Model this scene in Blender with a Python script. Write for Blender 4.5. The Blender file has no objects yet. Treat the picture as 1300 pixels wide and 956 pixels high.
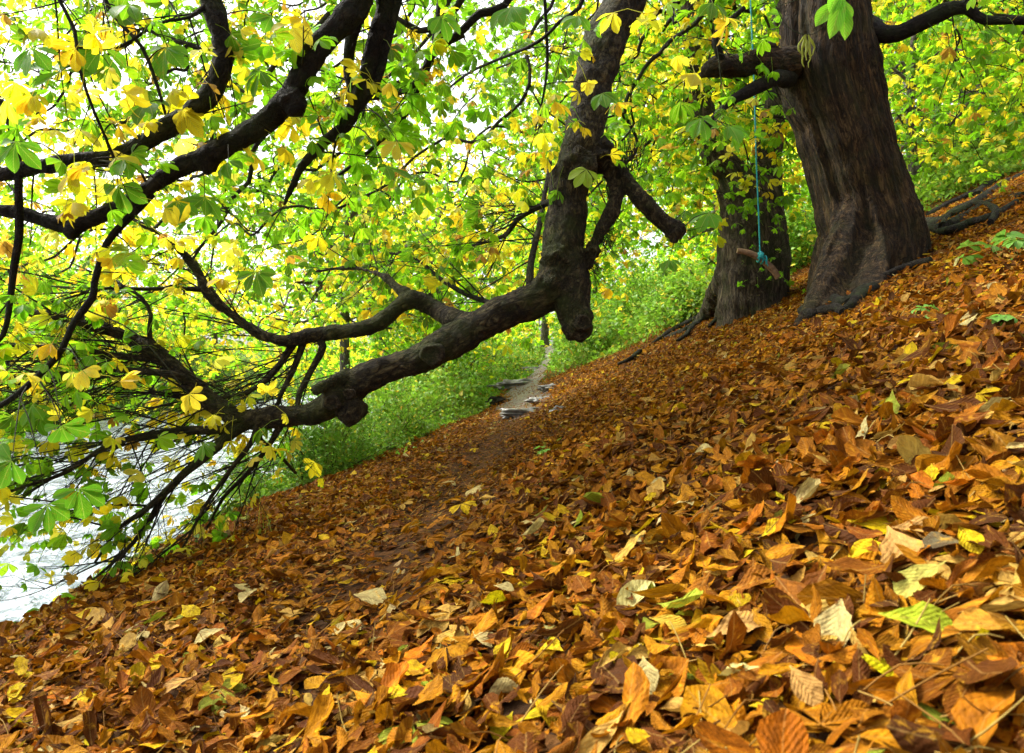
import bpy, math, random
import numpy as np
from mathutils import Vector, noise as mn
random.seed(7); RG = np.random.default_rng(11)
C = bpy.context.scene.collection
F = 900.0; HZ = 470.0
def P(u, v, y):                                   # photo pixel at a depth -> point in metres (camera stands at the origin)
    return np.array([(u-650.0)/F*y, y, (HZ-v)/F*y])
def R(v, y): return v/F*y

# ------------------------------------------------------------------ terrain
_w = [(RG.uniform(.8, 2.6), RG.uniform(0, 6.28), RG.uniform(0, 6.28)) for _ in range(9)]
_w2 = [(RG.uniform(5, 16), RG.uniform(0, 6.28), RG.uniform(0, 6.28)) for _ in range(14)]
def sp(t): return np.logaddexp(0, t)
def xpath(y): return np.interp(y, [-5, 2, 4.5, 10, 15, 24, 60, 200], [-.8, -.5, -.3, .12, .25, 1.3, 3.0, 10])
def gz(x, y, rough=True):
    x = np.asarray(x, float); y = np.asarray(y, float)
    z = -.6 - .026 + .25*x + .21*.35*sp((x-.3)/.35)
    z = np.where(x > 30, z.clip(None, 14 + 0*z) , z)
    z = z + .046*(np.clip(y, 12, 34)-12) + .1*np.clip(y-60, 0, 200)*0
    z = z - .03*np.exp(-((x-xpath(y))/.35)**2)
    z = z - .95*.25*sp((-2.75-x)/.25)
    z = np.maximum(z, -4.4)
    z = np.where(x < -24, np.maximum(z, -4.4 + (-24-x).clip(0, 9)*.62), z)
    z = np.where(x < -33, 1.2 + (-33-x).clip(0, 60)*.12, z)
    if rough:
        n = sum(np.sin(f*(x*np.cos(a)+y*np.sin(a))+p) for f, a, p in _w)/len(_w)
        m = sum(np.sin(f*(x*np.cos(a)+y*np.sin(a))+p) for f, a, p in _w2)/len(_w2)
        z = z + .09*n*np.clip(np.hypot(x, y)/3, .25, 1) + .035*m
    return z

# ------------------------------------------------------------------ mesh collecting
class MB:
    def __init__(s): s.v=[]; s.f=[]; s.fm=[]; s.c=[]; s.p=[]; s.n=0; s.sm=[]
    def add(s, v, f, mi=0, col=(1,1,1), pc=None, smooth=True):
        v = np.asarray(v, np.float32).reshape(-1, 3); f = np.asarray(f, np.int64)
        s.v.append(v); s.f.append(f+s.n); s.fm.append(np.full(len(f), mi, np.int32)); s.sm.append(np.full(len(f), smooth, bool))
        c = np.asarray(col, np.float32)
        if c.ndim == 1: c = np.tile(c, (len(v), 1))
        s.c.append(c.reshape(-1, 3))
        s.p.append(np.zeros((len(v), 3), np.float32) if pc is None else np.asarray(pc, np.float32).reshape(-1, 3))
        s.n += len(v)
    def mesh(s, name):
        me = bpy.data.meshes.new(name)
        v = np.concatenate(s.v)
        me.vertices.add(len(v)); me.vertices.foreach_set('co', v.ravel())
        loops = np.concatenate([f.ravel() for f in s.f]).astype(np.int32)
        tot = np.concatenate([np.full(len(f), f.shape[1], np.int32) for f in s.f])
        st = np.concatenate([[0], np.cumsum(tot)[:-1]]).astype(np.int32)
        me.loops.add(len(loops)); me.loops.foreach_set('vertex_index', loops)
        me.polygons.add(len(tot)); me.polygons.foreach_set('loop_start', st); me.polygons.foreach_set('loop_total', tot)
        me.polygons.foreach_set('material_index', np.concatenate(s.fm))
        me.polygons.foreach_set('use_smooth', np.concatenate(s.sm))
        a = me.attributes.new('col', 'FLOAT_COLOR', 'POINT')
        c = np.concatenate(s.c); a.data.foreach_set('color', np.concatenate([c, np.ones((len(c), 1), np.float32)], 1).ravel())
        a = me.attributes.new('pc', 'FLOAT_VECTOR', 'POINT'); a.data.foreach_set('vector', np.concatenate(s.p).ravel())
        me.update(calc_edges=True)
        return me
    def build(s, name, mats, parent=None):
        me = s.mesh(name)
        for m in (mats if isinstance(mats, (list, tuple)) else [mats]): me.materials.append(m)
        return link(name, me, parent)
def link(name, me, parent=None):
    o = bpy.data.objects.new(name, me); C.objects.link(o)
    if parent is not None:
        o.parent = parent; o.matrix_parent_inverse.identity()
        o.location = -parent.location
    return o
def tag(o, label=None, cat=None, group=None, kind=None):
    if label: o['label'] = label
    if cat: o['category'] = cat
    if group: o['group'] = group
    if kind: o['kind'] = kind
    return o
def empty(name, loc, label, cat, group=None):
    o = bpy.data.objects.new(name, None); C.objects.link(o); o.location = Vector([float(a) for a in loc]); o.empty_display_size = .2
    return tag(o, label, cat, group)

# ------------------------------------------------------------------ curves and tubes
def spline(pts, step=.06):
    pts = np.asarray(pts, float)                 # n x 4 : x y z r
    if len(pts) < 2: return pts
    q = np.vstack([2*pts[0]-pts[1], pts, 2*pts[-1]-pts[-2]]); out = []
    for i in range(1, len(q)-2):
        a, b, c, d = q[i-1:i+3]; L = np.linalg.norm(c[:3]-b[:3]); n = max(2, int(L/step))
        t = np.linspace(0, 1, n, endpoint=False)[:, None]
        out.append(.5*((2*b)+(-a+c)*t+(2*a-5*b+4*c-d)*t*t+(-a+3*b-3*c+d)*t**3))
    out.append(pts[-1:]); o = np.vstack(out); o[:, 3] = np.maximum(o[:, 3], .0008)
    return o
def tube(mb, path, sides=8, mi=0, col=(1,1,1), cap=True, lump=0.0, seed=0):
    p = path[:, :3]; r = path[:, 3]; n = len(p)
    if n < 2: return
    t = np.gradient(p, axis=0); t /= (np.linalg.norm(t, axis=1, keepdims=True)+1e-9)
    u = np.cross(t[0], [.3, .2, 1.0]); u /= np.linalg.norm(u)+1e-9
    U = np.empty((n, 3))
    for i in range(n):
        u = u - t[i]*np.dot(u, t[i]); u /= np.linalg.norm(u)+1e-9; U[i] = u
    W = np.cross(t, U)
    a = np.arange(sides)/sides*2*math.pi
    rr = r[:, None]*np.ones(sides)
    s = np.concatenate([[0], np.cumsum(np.linalg.norm(np.diff(p, axis=0), axis=1))])
    if lump:
        ph = seed*1.7
        rr = rr*(1+lump*(np.sin(2*a+ph+s[:, None]*3.1)*.5+np.sin(3*a-ph+s[:, None]*5.3)*.35+np.sin(s[:, None]*17+ph+a)*.4+np.sin(s[:, None]*31+ph*2-2*a)*.25))
    v = p[:, None]+rr[..., None]*(np.cos(a)[None, :, None]*U[:, None]+np.sin(a)[None, :, None]*W[:, None])
    pc = np.stack([np.cos(a)[None]*r[:, None], np.sin(a)[None]*r[:, None], np.tile(s[:, None], (1, sides))], -1)
    i = np.arange(n-1)[:, None]*sides; j = np.arange(sides)[None]; k = (j+1) % sides
    f = np.stack([i+j, i+k, i+sides+k, i+sides+j], -1).reshape(-1, 4)
    mb.add(v, f, mi, col, pc)
    if cap and sides >= 5:
        for e, row, c in ((0, 0, p[0]), (1, n-1, p[-1])):
            vv = np.vstack([v[row], c[None]]); idx = np.arange(sides)
            ff = np.stack([idx, (idx+1) % sides, np.full(sides, sides)], -1)
            mb.add(vv, ff if e else ff[:, ::-1], mi, col, np.vstack([pc[row], pc[row].mean(0)[None]]))
def blob(mb, c, r, squash=(1,1,1), amp=.2, seed=0, n=20, mi=0):
    th = np.linspace(0, math.pi, n); ph = np.linspace(0, 2*math.pi, n*2, endpoint=False)
    d = np.stack([np.sin(th)[:, None]*np.cos(ph), np.sin(th)[:, None]*np.sin(ph), np.cos(th)[:, None]*np.ones_like(ph)], -1).reshape(-1, 3)
    nz = np.array([mn.fractal(Vector(x*1.7+seed*3.3), 1.0, 2.0, 3) for x in d])
    v = np.asarray(c)+d*(r*(1+amp*nz))[:, None]*np.asarray(squash)
    m = n*2; i = np.arange(n-1)[:, None]*m; j = np.arange(m)[None]; k = (j+1) % m
    mb.add(v, np.stack([i+j, i+m+j, i+m+k, i+k], -1).reshape(-1, 4), mi, pc=v)
def fused(mb, name, voxel, mats, parent, disp=None, smooth=2, path=None):
    """join overlapping branch pieces into one skin, then roughen it"""
    me = mb.mesh('tmp'); o = bpy.data.objects.new('tmp', me); C.objects.link(o)
    m = o.modifiers.new('r', 'REMESH'); m.mode = 'VOXEL'; m.voxel_size = voxel; m.use_smooth_shade = True
    if smooth:
        s = o.modifiers.new('s', 'SMOOTH'); s.iterations = smooth; s.factor = .5
    dg = bpy.context.evaluated_depsgraph_get(); dg.update()
    ne = bpy.data.meshes.new_from_object(o.evaluated_get(dg)); ne.name = name
    C.objects.unlink(o); bpy.data.objects.remove(o)
    n = len(ne.vertices); co = np.empty(n*3, np.float32); no = np.empty(n*3, np.float32)
    ne.vertices.foreach_get('co', co); ne.vertex_normals.foreach_get('vector', no)
    co = co.reshape(-1, 3); no = no.reshape(-1, 3)
    if disp is not None:
        co = co+no*disp(co)[:, None]
        ne.vertices.foreach_set('co', co.astype(np.float32).ravel())
    if path is not None:
        pp = path[:, :3]; sl = np.concatenate([[0], np.cumsum(np.linalg.norm(np.diff(pp, axis=0), axis=1))]); tg = np.gradient(pp, axis=0); tg /= np.linalg.norm(tg, axis=1, keepdims=True)
        u = np.cross(tg[0], [.3, .2, 1.]); U = []
        for t_ in tg: u = u-t_*np.dot(u, t_); u = u/np.linalg.norm(u); U.append(u)
        U = np.array(U); k = np.concatenate([np.argmin(((c_[:, None]-pp[None])**2).sum(-1), 1) for c_ in np.array_split(co, max(1, n//4000))])
        d = co-pp[k]; al = (d*tg[k]).sum(-1); pc = np.stack([(d*U[k]).sum(-1), (d*np.cross(tg, U)[k]).sum(-1), sl[k]+al], -1)
        ne.attributes.new('pc', 'FLOAT_VECTOR', 'POINT').data.foreach_set('vector', pc.astype(np.float32).ravel())
    ne.polygons.foreach_set('use_smooth', np.ones(len(ne.polygons), bool))
    ne.materials.clear()
    for m in mats: ne.materials.append(m)
    ne.update()
    return link(name, ne, parent)

# ------------------------------------------------------------------ leaves
def leaf_template(rows, hi):
    """outline of one leaflet: narrow base, widest near two thirds, pointed tip; returns xy (across, along) and faces"""
    t = np.array(rows); w = .5*np.sin(np.pi*np.clip(t, 0, 1)**1.55)**.85
    w[0] = .02; w[-1] = 0
    v = []; f = []
    cols = [-1, 0, 1] if not hi else [-1, -.5, 0, .5, 1]
    k = len(cols)
    for tt, ww in zip(t, w):
        for c in cols: v.append((c*ww, tt))
    for i in range(len(t)-1):
        for j in range(k-1):
            a = i*k+j; f.append((a, a+1, a+k+1, a+k))
    return np.array(v, float), np.array(f)
T_LOW = leaf_template([0, .45, .78, 1.0], False)
T_MID = leaf_template([0, .25, .5, .7, .86, 1.0], False)
T_HI = leaf_template([0, .12, .26, .4, .54, .67, .79, .9, 1.0], True)
def leaves(mb, T, pos, Rm, L, W, col, mi=0, fold=.25, bend=-.25, ripple=0., roll=None):
    """batch of N leaflets; Rm columns: across, along, normal"""
    xy, f = T; N = len(pos)
    if N == 0: return
    x = xy[None, :, 0]*W[:, None]; y = xy[None, :, 1]*L[:, None]
    fold = np.broadcast_to(fold, (N,))[:, None]; bend = np.broadcast_to(bend, (N,))[:, None]
    z = fold*np.abs(x)*1.2 + bend*(xy[None, :, 1]**2)*L[:, None]
    y = y*(1-.18*np.abs(bend)*xy[None, :, 1]**2*2)
    if roll is not None:                                   # rolled edges of dry leaves
        a = roll[:, None]*(xy[None, :, 0]*2); x = np.sin(a)/(roll[:, None]+1e-6)*.5*W[:, None]; z = z+(1-np.cos(a))/(roll[:, None]+1e-6)*.5*W[:, None]
    if ripple:
        ph = RG.uniform(0, 6.28, (N, 1)); fr = RG.uniform(7, 15, (N, 1))
        z = z+ripple*L[:, None]*np.abs(xy[None, :, 0]*2)*np.sin(fr*xy[None, :, 1]+ph+np.sign(xy[None, :, 0])*1.3)
        x = x*(1+4.5*ripple*np.sin(fr*1.7*xy[None, :, 1]+ph*3+np.sign(xy[None, :, 0])*2))
        z = z+ripple*.7*L[:, None]*np.sin(9*xy[None, :, 0]+fr*.8*xy[None, :, 1]+ph*2)
        x = x+ripple*.8*L[:, None]*np.sin(5*xy[None, :, 1]+ph*2)*xy[None, :, 1]
    loc = np.stack([x, y, z], -1)
    v = pos[:, None]+np.einsum('nij,nkj->nki', Rm, loc)
    k = xy.shape[0]
    ff = (f[None]+np.arange(N)[:, None, None]*k).reshape(-1, 4)
    pc = np.stack([np.broadcast_to(xy[None, :, 0], (N, k)), np.broadcast_to(xy[None, :, 1], (N, k)), np.broadcast_to(RG.uniform(0, 50, (N, 1)), (N, k))], -1)
    mb.add(v, ff, mi, np.repeat(col, k, 0), pc)
def nrm(a): return a/(np.linalg.norm(a, axis=-1, keepdims=True)+1e-9)
def frames(normal, along):
    n = nrm(normal); y = nrm(along-n*(along*n).sum(-1, keepdims=True)); x = np.cross(y, n)
    return np.stack([x, y, n], -1)
GREENS = np.array([[.05,.21,.006],[.085,.30,.007],[.15,.42,.008],[.24,.50,.010],[.025,.12,.006]])
YELLOWS = np.array([[.72,.58,.015],[.78,.68,.04],[.56,.56,.015],[.66,.42,.012],[.80,.72,.10]])
def leafcols(n, py, pb=.03):
    py = np.asarray(py)*.88
    g = GREENS[RG.choice(5, n, p=[.25,.25,.24,.18,.08])]; y = YELLOWS[RG.choice(5, n, p=[.28,.28,.22,.10,.12])]
    c = np.where((RG.random(n) < py)[:, None], y, g)
    c = np.where((RG.random(n) < pb)[:, None], np.array([.38,.16,.03]), c)
    return np.clip(c*RG.normal(1, .12, (n, 1))*RG.normal(1, .05, (n, 3)), .005, .95)
def palmate(mb, pos, up, along, size, col, T=T_LOW, nl=5, mi=0, wr=.42, droop=.45):
    """hand-shaped chestnut leaves: nl leaflets fanned round pos"""
    N = len(pos)
    if N == 0: return
    Fm = frames(up, along)
    angs = np.linspace(-1.9, 1.9, nl) if nl > 5 else np.linspace(-1.5, 1.5, nl)
    for a in angs:
        aa = a+RG.normal(0, .1, N); ca, sa = np.cos(aa), np.sin(aa)
        d = -droop*RG.uniform(.4, 1.7, N); cd, sd = np.cos(d), np.sin(d)
        al = Fm[:, :, 0]*sa[:, None]+Fm[:, :, 1]*ca[:, None]
        y = al*cd[:, None]+Fm[:, :, 2]*sd[:, None]
        z = -al*sd[:, None]+Fm[:, :, 2]*cd[:, None]
        z = nrm(z+RG.normal(0, .18, (N, 3))); x = np.cross(y, z); z = np.cross(x, y)
        Rm = np.stack([nrm(x), nrm(y), nrm(z)], -1)
        k = 1-.42*(abs(a)/1.9)**1.6
        L = size*k*RG.normal(1, .07, N)
        c = np.clip(col*RG.normal(1, .06, (N, 1)), 0, .95)
        leaves(mb, T, pos+y*(L*.02)[:, None], Rm, L, L*wr*RG.normal(1, .1, N), c, mi, fold=RG.uniform(.05, .4, N), bend=-RG.uniform(.05, .45, N))
def rnd_up(n, tilt=.75):
    return nrm(np.array([0, 0, 1.])+RG.normal(0, tilt, (n, 3)))

# ------------------------------------------------------------------ materials
class NT:
    def __init__(s, name):
        s.m = bpy.data.materials.new(name); s.m.use_nodes = True; s.t = s.m.node_tree; s.t.nodes.clear()
        s.out = s.t.nodes.new('ShaderNodeOutputMaterial')
    def n(s, typ, ins=None, **kw):
        x = s.t.nodes.new(typ)
        for k, v in kw.items(): setattr(x, k, v)
        for k, v in (ins or {}).items():
            if hasattr(v, 'is_output') or isinstance(v, bpy.types.NodeSocket): s.t.links.new(v, x.inputs[k])
            else: x.inputs[k].default_value = v
        return x
    def ramp(s, fac, stops, interp='LINEAR'):
        x = s.n('ShaderNodeValToRGB', {0: fac}); cr = x.color_ramp; cr.interpolation = interp
        while len(cr.elements) < len(stops): cr.elements.new(.5)
        for e, (p, c) in zip(cr.elements, stops): e.position = p; e.color = (*c, 1) if len(c) == 3 else c
        return x.outputs[0]
    def mix(s, fac, a, b, typ='MIX'):
        x = s.n('ShaderNodeMix', data_type='RGBA', blend_type=typ); 
        for i, v in ((0, fac), (6, a), (7, b)):
            if isinstance(v, bpy.types.NodeSocket): s.t.links.new(v, x.inputs[i])
            else: x.inputs[i].default_value = v if i == 0 else (*v, 1)
        return x.outputs[2]
    def math(s, op, a, b=0., c=0.):
        return s.n('ShaderNodeMath', {0: a, 1: b, 2: c}, operation=op).outputs[0]
def mat_leaf(name, trans=.5, rough=.45, boost=1.5, dry=False):
    t = NT(name); col = t.n('ShaderNodeAttribute', attribute_name='col').outputs['Color']
    pc = t.n('ShaderNodeAttribute', attribute_name='pc').outputs['Vector']
    s = t.n('ShaderNodeSeparateXYZ', {0: pc})
    ax = t.math('ABSOLUTE', s.outputs[0])
    w = t.math('SINE', t.math('MULTIPLY', t.math('SUBTRACT', s.outputs[1], t.math('MULTIPLY', ax, .75)), 62.))
    vein = t.math('MULTIPLY', t.math('ADD', w, 1.), .5)
    mid = t.math('LESS_THAN', ax, .018)
    nz = t.n('ShaderNodeTexNoise', {'Vector': pc, 'Scale': 5. if dry else 3., 'Detail': 4., 'Roughness': .65})
    c = t.mix(t.math('MULTIPLY', nz.outputs[0], .9 if dry else .35), col, (.10, .032, .004) if dry else (.32, .40, .01), 'MIX')
    if dry:
        n5 = t.n('ShaderNodeTexNoise', {'Vector': pc, 'Scale': 2.2, 'Detail': 6., 'Roughness': .7, 'Distortion': 1.})
        c = t.mix(t.ramp(n5.outputs[0], [(.46, (0, 0, 0)), (.72, (.85, .85, .85))]), c, (.05, .013, .001))
        c = t.mix(t.ramp(n5.outputs[0], [(.28, (.55, .55, .55)), (.44, (0, 0, 0))]), c, (.70, .36, .02))
    c = t.mix(t.math('MULTIPLY', mid, .22 if dry else .45), c, (.42, .26, .07) if dry else (.45, .5, .12))
    c2 = t.mix(t.math('MULTIPLY', t.math('POWER', vein, 3.), .07 if dry else .24), c, (.03, .015, .005) if dry else (.03, .08, .005))
    if not dry:
        n6 = t.n('ShaderNodeTexNoise', {'Vector': pc, 'Scale': 3.6, 'Detail': 5., 'Roughness': .7})
        c2 = t.mix(t.ramp(n6.outputs[0], [(.56, (0, 0, 0)), (.68, (.35, .35, .35)), (.78, (.7, .7, .7))]), c2, (.30, .13, .012))
    hgt = t.math('ADD', t.math('MULTIPLY', vein, .45 if dry else 1.), t.math('MULTIPLY', nz.outputs[0], 4. if dry else .6))
    b = t.n('ShaderNodeBump', {'Height': hgt, 'Strength': .8 if dry else .3, 'Distance': .0022})
    p = t.n('ShaderNodeBsdfPrincipled', {'Base Color': c2, 'Roughness': rough, 'Normal': b.outputs[0], 'Specular IOR Level': .05 if dry else .2})
    tc = t.mix(1., c2, (boost, boost*.97, boost*.8), 'MULTIPLY')
    tr = t.n('ShaderNodeBsdfTranslucent', {'Color': tc, 'Normal': b.outputs[0]})
    m = t.n('ShaderNodeMixShader', {0: trans, 1: p.outputs[0], 2: tr.outputs[0]})
    t.t.links.new(m.outputs[0], t.out.inputs[0]); return t.m
def mat_bark(name, a, b, dark, moss=(.06,.10,.015), mossamt=.35, sc=1., zs=.35, attr=True, bump=1.):
    t = NT(name)
    co = t.n('ShaderNodeAttribute', attribute_name='pc').outputs['Vector'] if attr else t.n('ShaderNodeTexCoord').outputs['Object']
    ob = t.n('ShaderNodeTexCoord').outputs['Object']
    mp = t.n('ShaderNodeMapping', {'Vector': co, 'Scale': (sc, sc, sc*zs)}).outputs[0]
    n1 = t.n('ShaderNodeTexNoise', {'Vector': mp, 'Scale': 17., 'Detail': 9., 'Roughness': .72, 'Distortion': 1.1})
    n3 = t.n('ShaderNodeTexNoise', {'Vector': mp, 'Scale': 8., 'Detail': 4., 'Roughness': .6, 'Distortion': 1.6})
    rid = t.math('ABSOLUTE', t.math('SUBTRACT', n3.outputs[0], .5))
    crack = t.ramp(rid, [(0., (0, 0, 0)), (.045, (1, 1, 1))])
    wp = t.n('ShaderNodeVectorMath', {0: mp, 1: t.n('ShaderNodeVectorMath', {0: n3.outputs['Color'], 1: (.16, .16, .16)}, operation='MULTIPLY').outputs[0]}, operation='ADD').outputs[0]
    vo = t.n('ShaderNodeTexVoronoi', {'Vector': wp, 'Scale': 15., 'Randomness': 1.}, feature='DISTANCE_TO_EDGE')
    plate = t.ramp(vo.outputs[0], [(0., (0, 0, 0)), (.07, (1, 1, 1))])
    crack = t.math('MULTIPLY', crack, t.math('ADD', t.math('MULTIPLY', plate, .75), .25))
    n2 = t.n('ShaderNodeTexNoise', {'Vector': ob, 'Scale': 3.2, 'Detail': 6., 'Roughness': .65})
    n4 = t.n('ShaderNodeTexNoise', {'Vector': ob, 'Scale': 7., 'Detail': 7., 'Roughness': .7})
    c = t.ramp(n1.outputs[0], [(.32, dark), (.5, a), (.68, b)])
    c = t.mix(t.math('MULTIPLY', t.math('SUBTRACT', 1., crack), .75), c, dark)
    c = t.mix(t.ramp(n4.outputs[0], [(.55, (0, 0, 0)), (.75, (.5, .5, .5))]), c, b)
    mo = t.ramp(n2.outputs[0], [(.47, (0, 0, 0)), (.62, (1, 1, 1))])
    c = t.mix(t.math('MULTIPLY', mo, mossamt), c, moss)
    h = t.math('ADD', t.math('MULTIPLY', n1.outputs[0], 1.3), t.math('MULTIPLY', crack, .7))
    bp = t.n('ShaderNodeBump', {'Height': h, 'Strength': 1.*bump, 'Distance': .035})
    p = t.n('ShaderNodeBsdfPrincipled', {'Base Color': c, 'Roughness': .85, 'Normal': bp.outputs[0], 'Specular IOR Level': .2})
    t.t.links.new(p.outputs[0], t.out.inputs[0]); return t.m
def mat_plain(name, a, b, scale, rough=.6, bump=.3):
    t = NT(name); co = t.n('ShaderNodeTexCoord').outputs['Object']
    n1 = t.n('ShaderNodeTexNoise', {'Vector': co, 'Scale': scale, 'Detail': 6., 'Roughness': .65})
    c = t.ramp(n1.outputs[0], [(.35, a), (.65, b)])
    bp = t.n('ShaderNodeBump', {'Height': n1.outputs[0], 'Strength': bump, 'Distance': .02})
    p = t.n('ShaderNodeBsdfPrincipled', {'Base Color': c, 'Roughness': rough, 'Normal': bp.outputs[0]})
    t.t.links.new(p.outputs[0], t.out.inputs[0]); return t.m
def mat_ground():
    t = NT('soil'); co = t.n('ShaderNodeTexCoord').outputs['Object']; s = t.n('ShaderNodeSeparateXYZ', {0: co})
    n1 = t.n('ShaderNodeTexNoise', {'Vector': co, 'Scale': 9., 'Detail': 8., 'Roughness': .7})
    vo = t.n('ShaderNodeTexVoronoi', {'Vector': co, 'Scale': 16.})
    lit = t.ramp(t.n('ShaderNodeSeparateColor', {0: vo.outputs['Color']}).outputs[0], [(0., (.015, .007, .003)), (.5, (.06, .022, .005)), (1., (.14, .055, .01))])
    soil = t.ramp(n1.outputs[0], [(.3, (.02, .013, .008)), (.7, (.09, .055, .03))])
    c = t.mix(.55, soil, lit)
    gr = t.ramp(n1.outputs[0], [(.35, (.025, .05, .008)), (.7, (.08, .15, .02))])
    far = t.math('ADD', t.math('MULTIPLY', t.math('SUBTRACT', s.outputs[1], 15.), .3), n1.outputs[0])
    far = t.n('ShaderNodeClamp', {0: far}).outputs[0]
    c = t.mix(t.math('MULTIPLY', far, .9), c, gr)
    b = t.n('ShaderNodeBump', {'Height': t.math('ADD', n1.outputs[0], vo.outputs[0]), 'Strength': .8, 'Distance': .03})
    p = t.n('ShaderNodeBsdfPrincipled', {'Base Color': c, 'Roughness': 1., 'Specular IOR Level': .03, 'Normal': b.outputs[0]})
    t.t.links.new(p.outputs[0], t.out.inputs[0]); return t.m
def mat_mud():
    t = NT('wet_mud'); co = t.n('ShaderNodeTexCoord').outputs['Object']
    n1 = t.n('ShaderNodeTexNoise', {'Vector': co, 'Scale': 5., 'Detail': 8., 'Roughness': .7})
    c = t.ramp(n1.outputs[0], [(.3, (.025, .016, .011)), (.5, (.055, .036, .026)), (.72, (.14, .10, .08))])
    n2 = t.n('ShaderNodeTexNoise', {'Vector': co, 'Scale': 1.7, 'Detail': 6., 'Roughness': .7, 'Distortion': .6})
    c = t.mix(t.ramp(n2.outputs[0], [(.42, (.85, .85, .85)), (.58, (0, 0, 0))]), c, (.07, .035, .014))
    b = t.n('ShaderNodeBump', {'Height': t.math('ADD', n1.outputs[0], n2.outputs[0]), 'Strength': .9, 'Distance': .12})
    p = t.n('ShaderNodeBsdfPrincipled', {'Base Color': c, 'Roughness': .42, 'Normal': b.outputs[0]})
    t.t.links.new(p.outputs[0], t.out.inputs[0]); return t.m
def mat_water():
    t = NT('river_water'); co = t.n('ShaderNodeTexCoord').outputs['Object']
    mp = t.n('ShaderNodeMapping', {'Vector': co, 'Scale': (1., .55, 1.)}).outputs[0]
    n1 = t.n('ShaderNodeTexNoise', {'Vector': mp, 'Scale': 2.4, 'Detail': 5., 'Roughness': .6, 'Distortion': .8})
    n2 = t.n('ShaderNodeTexNoise', {'Vector': mp, 'Scale': 11., 'Detail': 3.})
    h = t.math('ADD', n1.outputs[0], t.math('MULTIPLY', n2.outputs[0], .3))
    b = t.n('ShaderNodeBump', {'Height': h, 'Strength': 1., 'Distance': .35})
    pale_tint = t.ramp(n1.outputs[0], [(.42, (.13, .17, .20)), (.62, (.48, .54, .60))])  # water colour: grey blue, turning paler where the ripple noise is high
    p = t.n('ShaderNodeBsdfPrincipled', {'Base Color': pale_tint, 'Roughness': .22, 'IOR': 1.33, 'Normal': b.outputs[0], 'Specular IOR Level': .9})
    t.t.links.new(p.outputs[0], t.out.inputs[0]); return t.m
M_LEAF = mat_leaf('chestnut_leaf', .58, .5, 1.62); M_FAR = mat_leaf('far_leaf', .62, .55, 1.85)
M_DRY = mat_leaf('dry_leaf', .18, .6, 1.3, dry=True)
M_PLANT = mat_leaf('plant_leaf', .4, .4, 1.5)
M_BARK = mat_bark('trunk_bark', (.042,.024,.009), (.145,.086,.033), (.005,.003,.0015), sc=1., zs=.17, mossamt=.35, moss=(.03,.038,.006))
M_LIMB = mat_bark('limb_bark', (.04,.029,.013), (.17,.135,.065), (.007,.005,.003), sc=1.2, zs=.45, mossamt=.6, moss=(.045,.06,.008))
M_DARKLIMB = mat_bark('dark_bark', (.018,.013,.009), (.045,.035,.024), (.005,.004,.003), sc=1.4, zs=.5, mossamt=.2)
M_TWIG = mat_bark('twig_bark', (.022,.016,.010), (.05,.037,.022), (.008,.006,.004), sc=2., bump=.5, mossamt=.3)
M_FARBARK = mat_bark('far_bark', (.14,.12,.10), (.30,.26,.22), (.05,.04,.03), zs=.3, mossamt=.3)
M_ROOT = mat_bark('root_bark', (.022,.016,.010), (.06,.044,.028), (.007,.005,.003), sc=1.3, zs=1., mossamt=.55, moss=(.035,.055,.01))
M_GROUND = mat_ground(); M_MUD = mat_mud(); M_WATER = mat_water()
M_ROCK = mat_plain('stone', (.04,.035,.03), (.20,.185,.17), 6., .5, .6)
M_ROPE = mat_plain('teal_rope', (.0,.20,.22), (.02,.42,.42), 60., .6, .5)
M_STICK = mat_plain('stick_wood', (.10,.05,.025), (.30,.17,.08), 22., .7, .6)
M_KNOT = mat_bark('knot_bark', (.06,.042,.022), (.15,.11,.06), (.008,.006,.004), sc=2., zs=1., mossamt=.3, attr=False)
M_CUT = mat_plain('cut_wood', (.018,.012,.007), (.085,.055,.03), 18., .8, .7)

# ------------------------------------------------------------------ ground, path, river
def axis(segs):
    o = []
    for a, b, s in segs: o.extend(np.arange(a, b, s))
    return np.array(o)
gx = axis([(-400,-60,20),(-60,-36,3),(-36,-22,.7),(-22,-6,1.5),(-6,-3.4,.14),(-3.4,3.2,.06),(3.2,9,.12),(9,26,.35),(26,60,2.5),(60,401,20)])
gy = axis([(-120,-20,10),(-20,-2,1.),(-2,.4,.2),(.4,5,.06),(5,14,.12),(14,34,.25),(34,80,2),(80,621,20)])
X, Y = np.meshgrid(gx, gy)
def sheet(name, X, Y, Z, m):
    ny, nx = X.shape; mb = MB(); i = np.arange(ny-1)[:, None]*nx; j = np.arange(nx-1)[None]
    mb.add(np.stack([X, Y, Z], -1), np.stack([i+j, i+j+1, i+nx+j+1, i+nx+j], -1).reshape(-1, 4))
    o = mb.build(name, m); o['kind'] = 'structure'; return o
sheet('ground', X, Y, gz(X, Y), M_GROUND)
wy = axis([(-120,0,10),(0,60,1.),(60,621,20)]); wx = axis([(-30,-3.6,.6)])
WX, WY = np.meshgrid(wx, wy); sheet('river_water', WX, WY, np.full(WX.shape, -3.2), M_WATER)
py = np.arange(9, 60, .15); k = np.linspace(-1, 1, 15)
PW = (.16+.34*np.clip((py-9)/3, 0, 1)-.26*np.clip((py-14)/5, 0, 1))*(1+.2*np.sin(py*1.7)+.15*np.sin(py*5.1)); PX = xpath(py)[:, None]+k[None]*PW[:, None]+.05*np.sin(py*2.3)[:, None]
PY = np.tile(py[:, None], (1, 15)); sheet('path', PX, PY, gz(PX, PY)+.012-.05*np.abs(k[None])**6, M_MUD)

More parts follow.
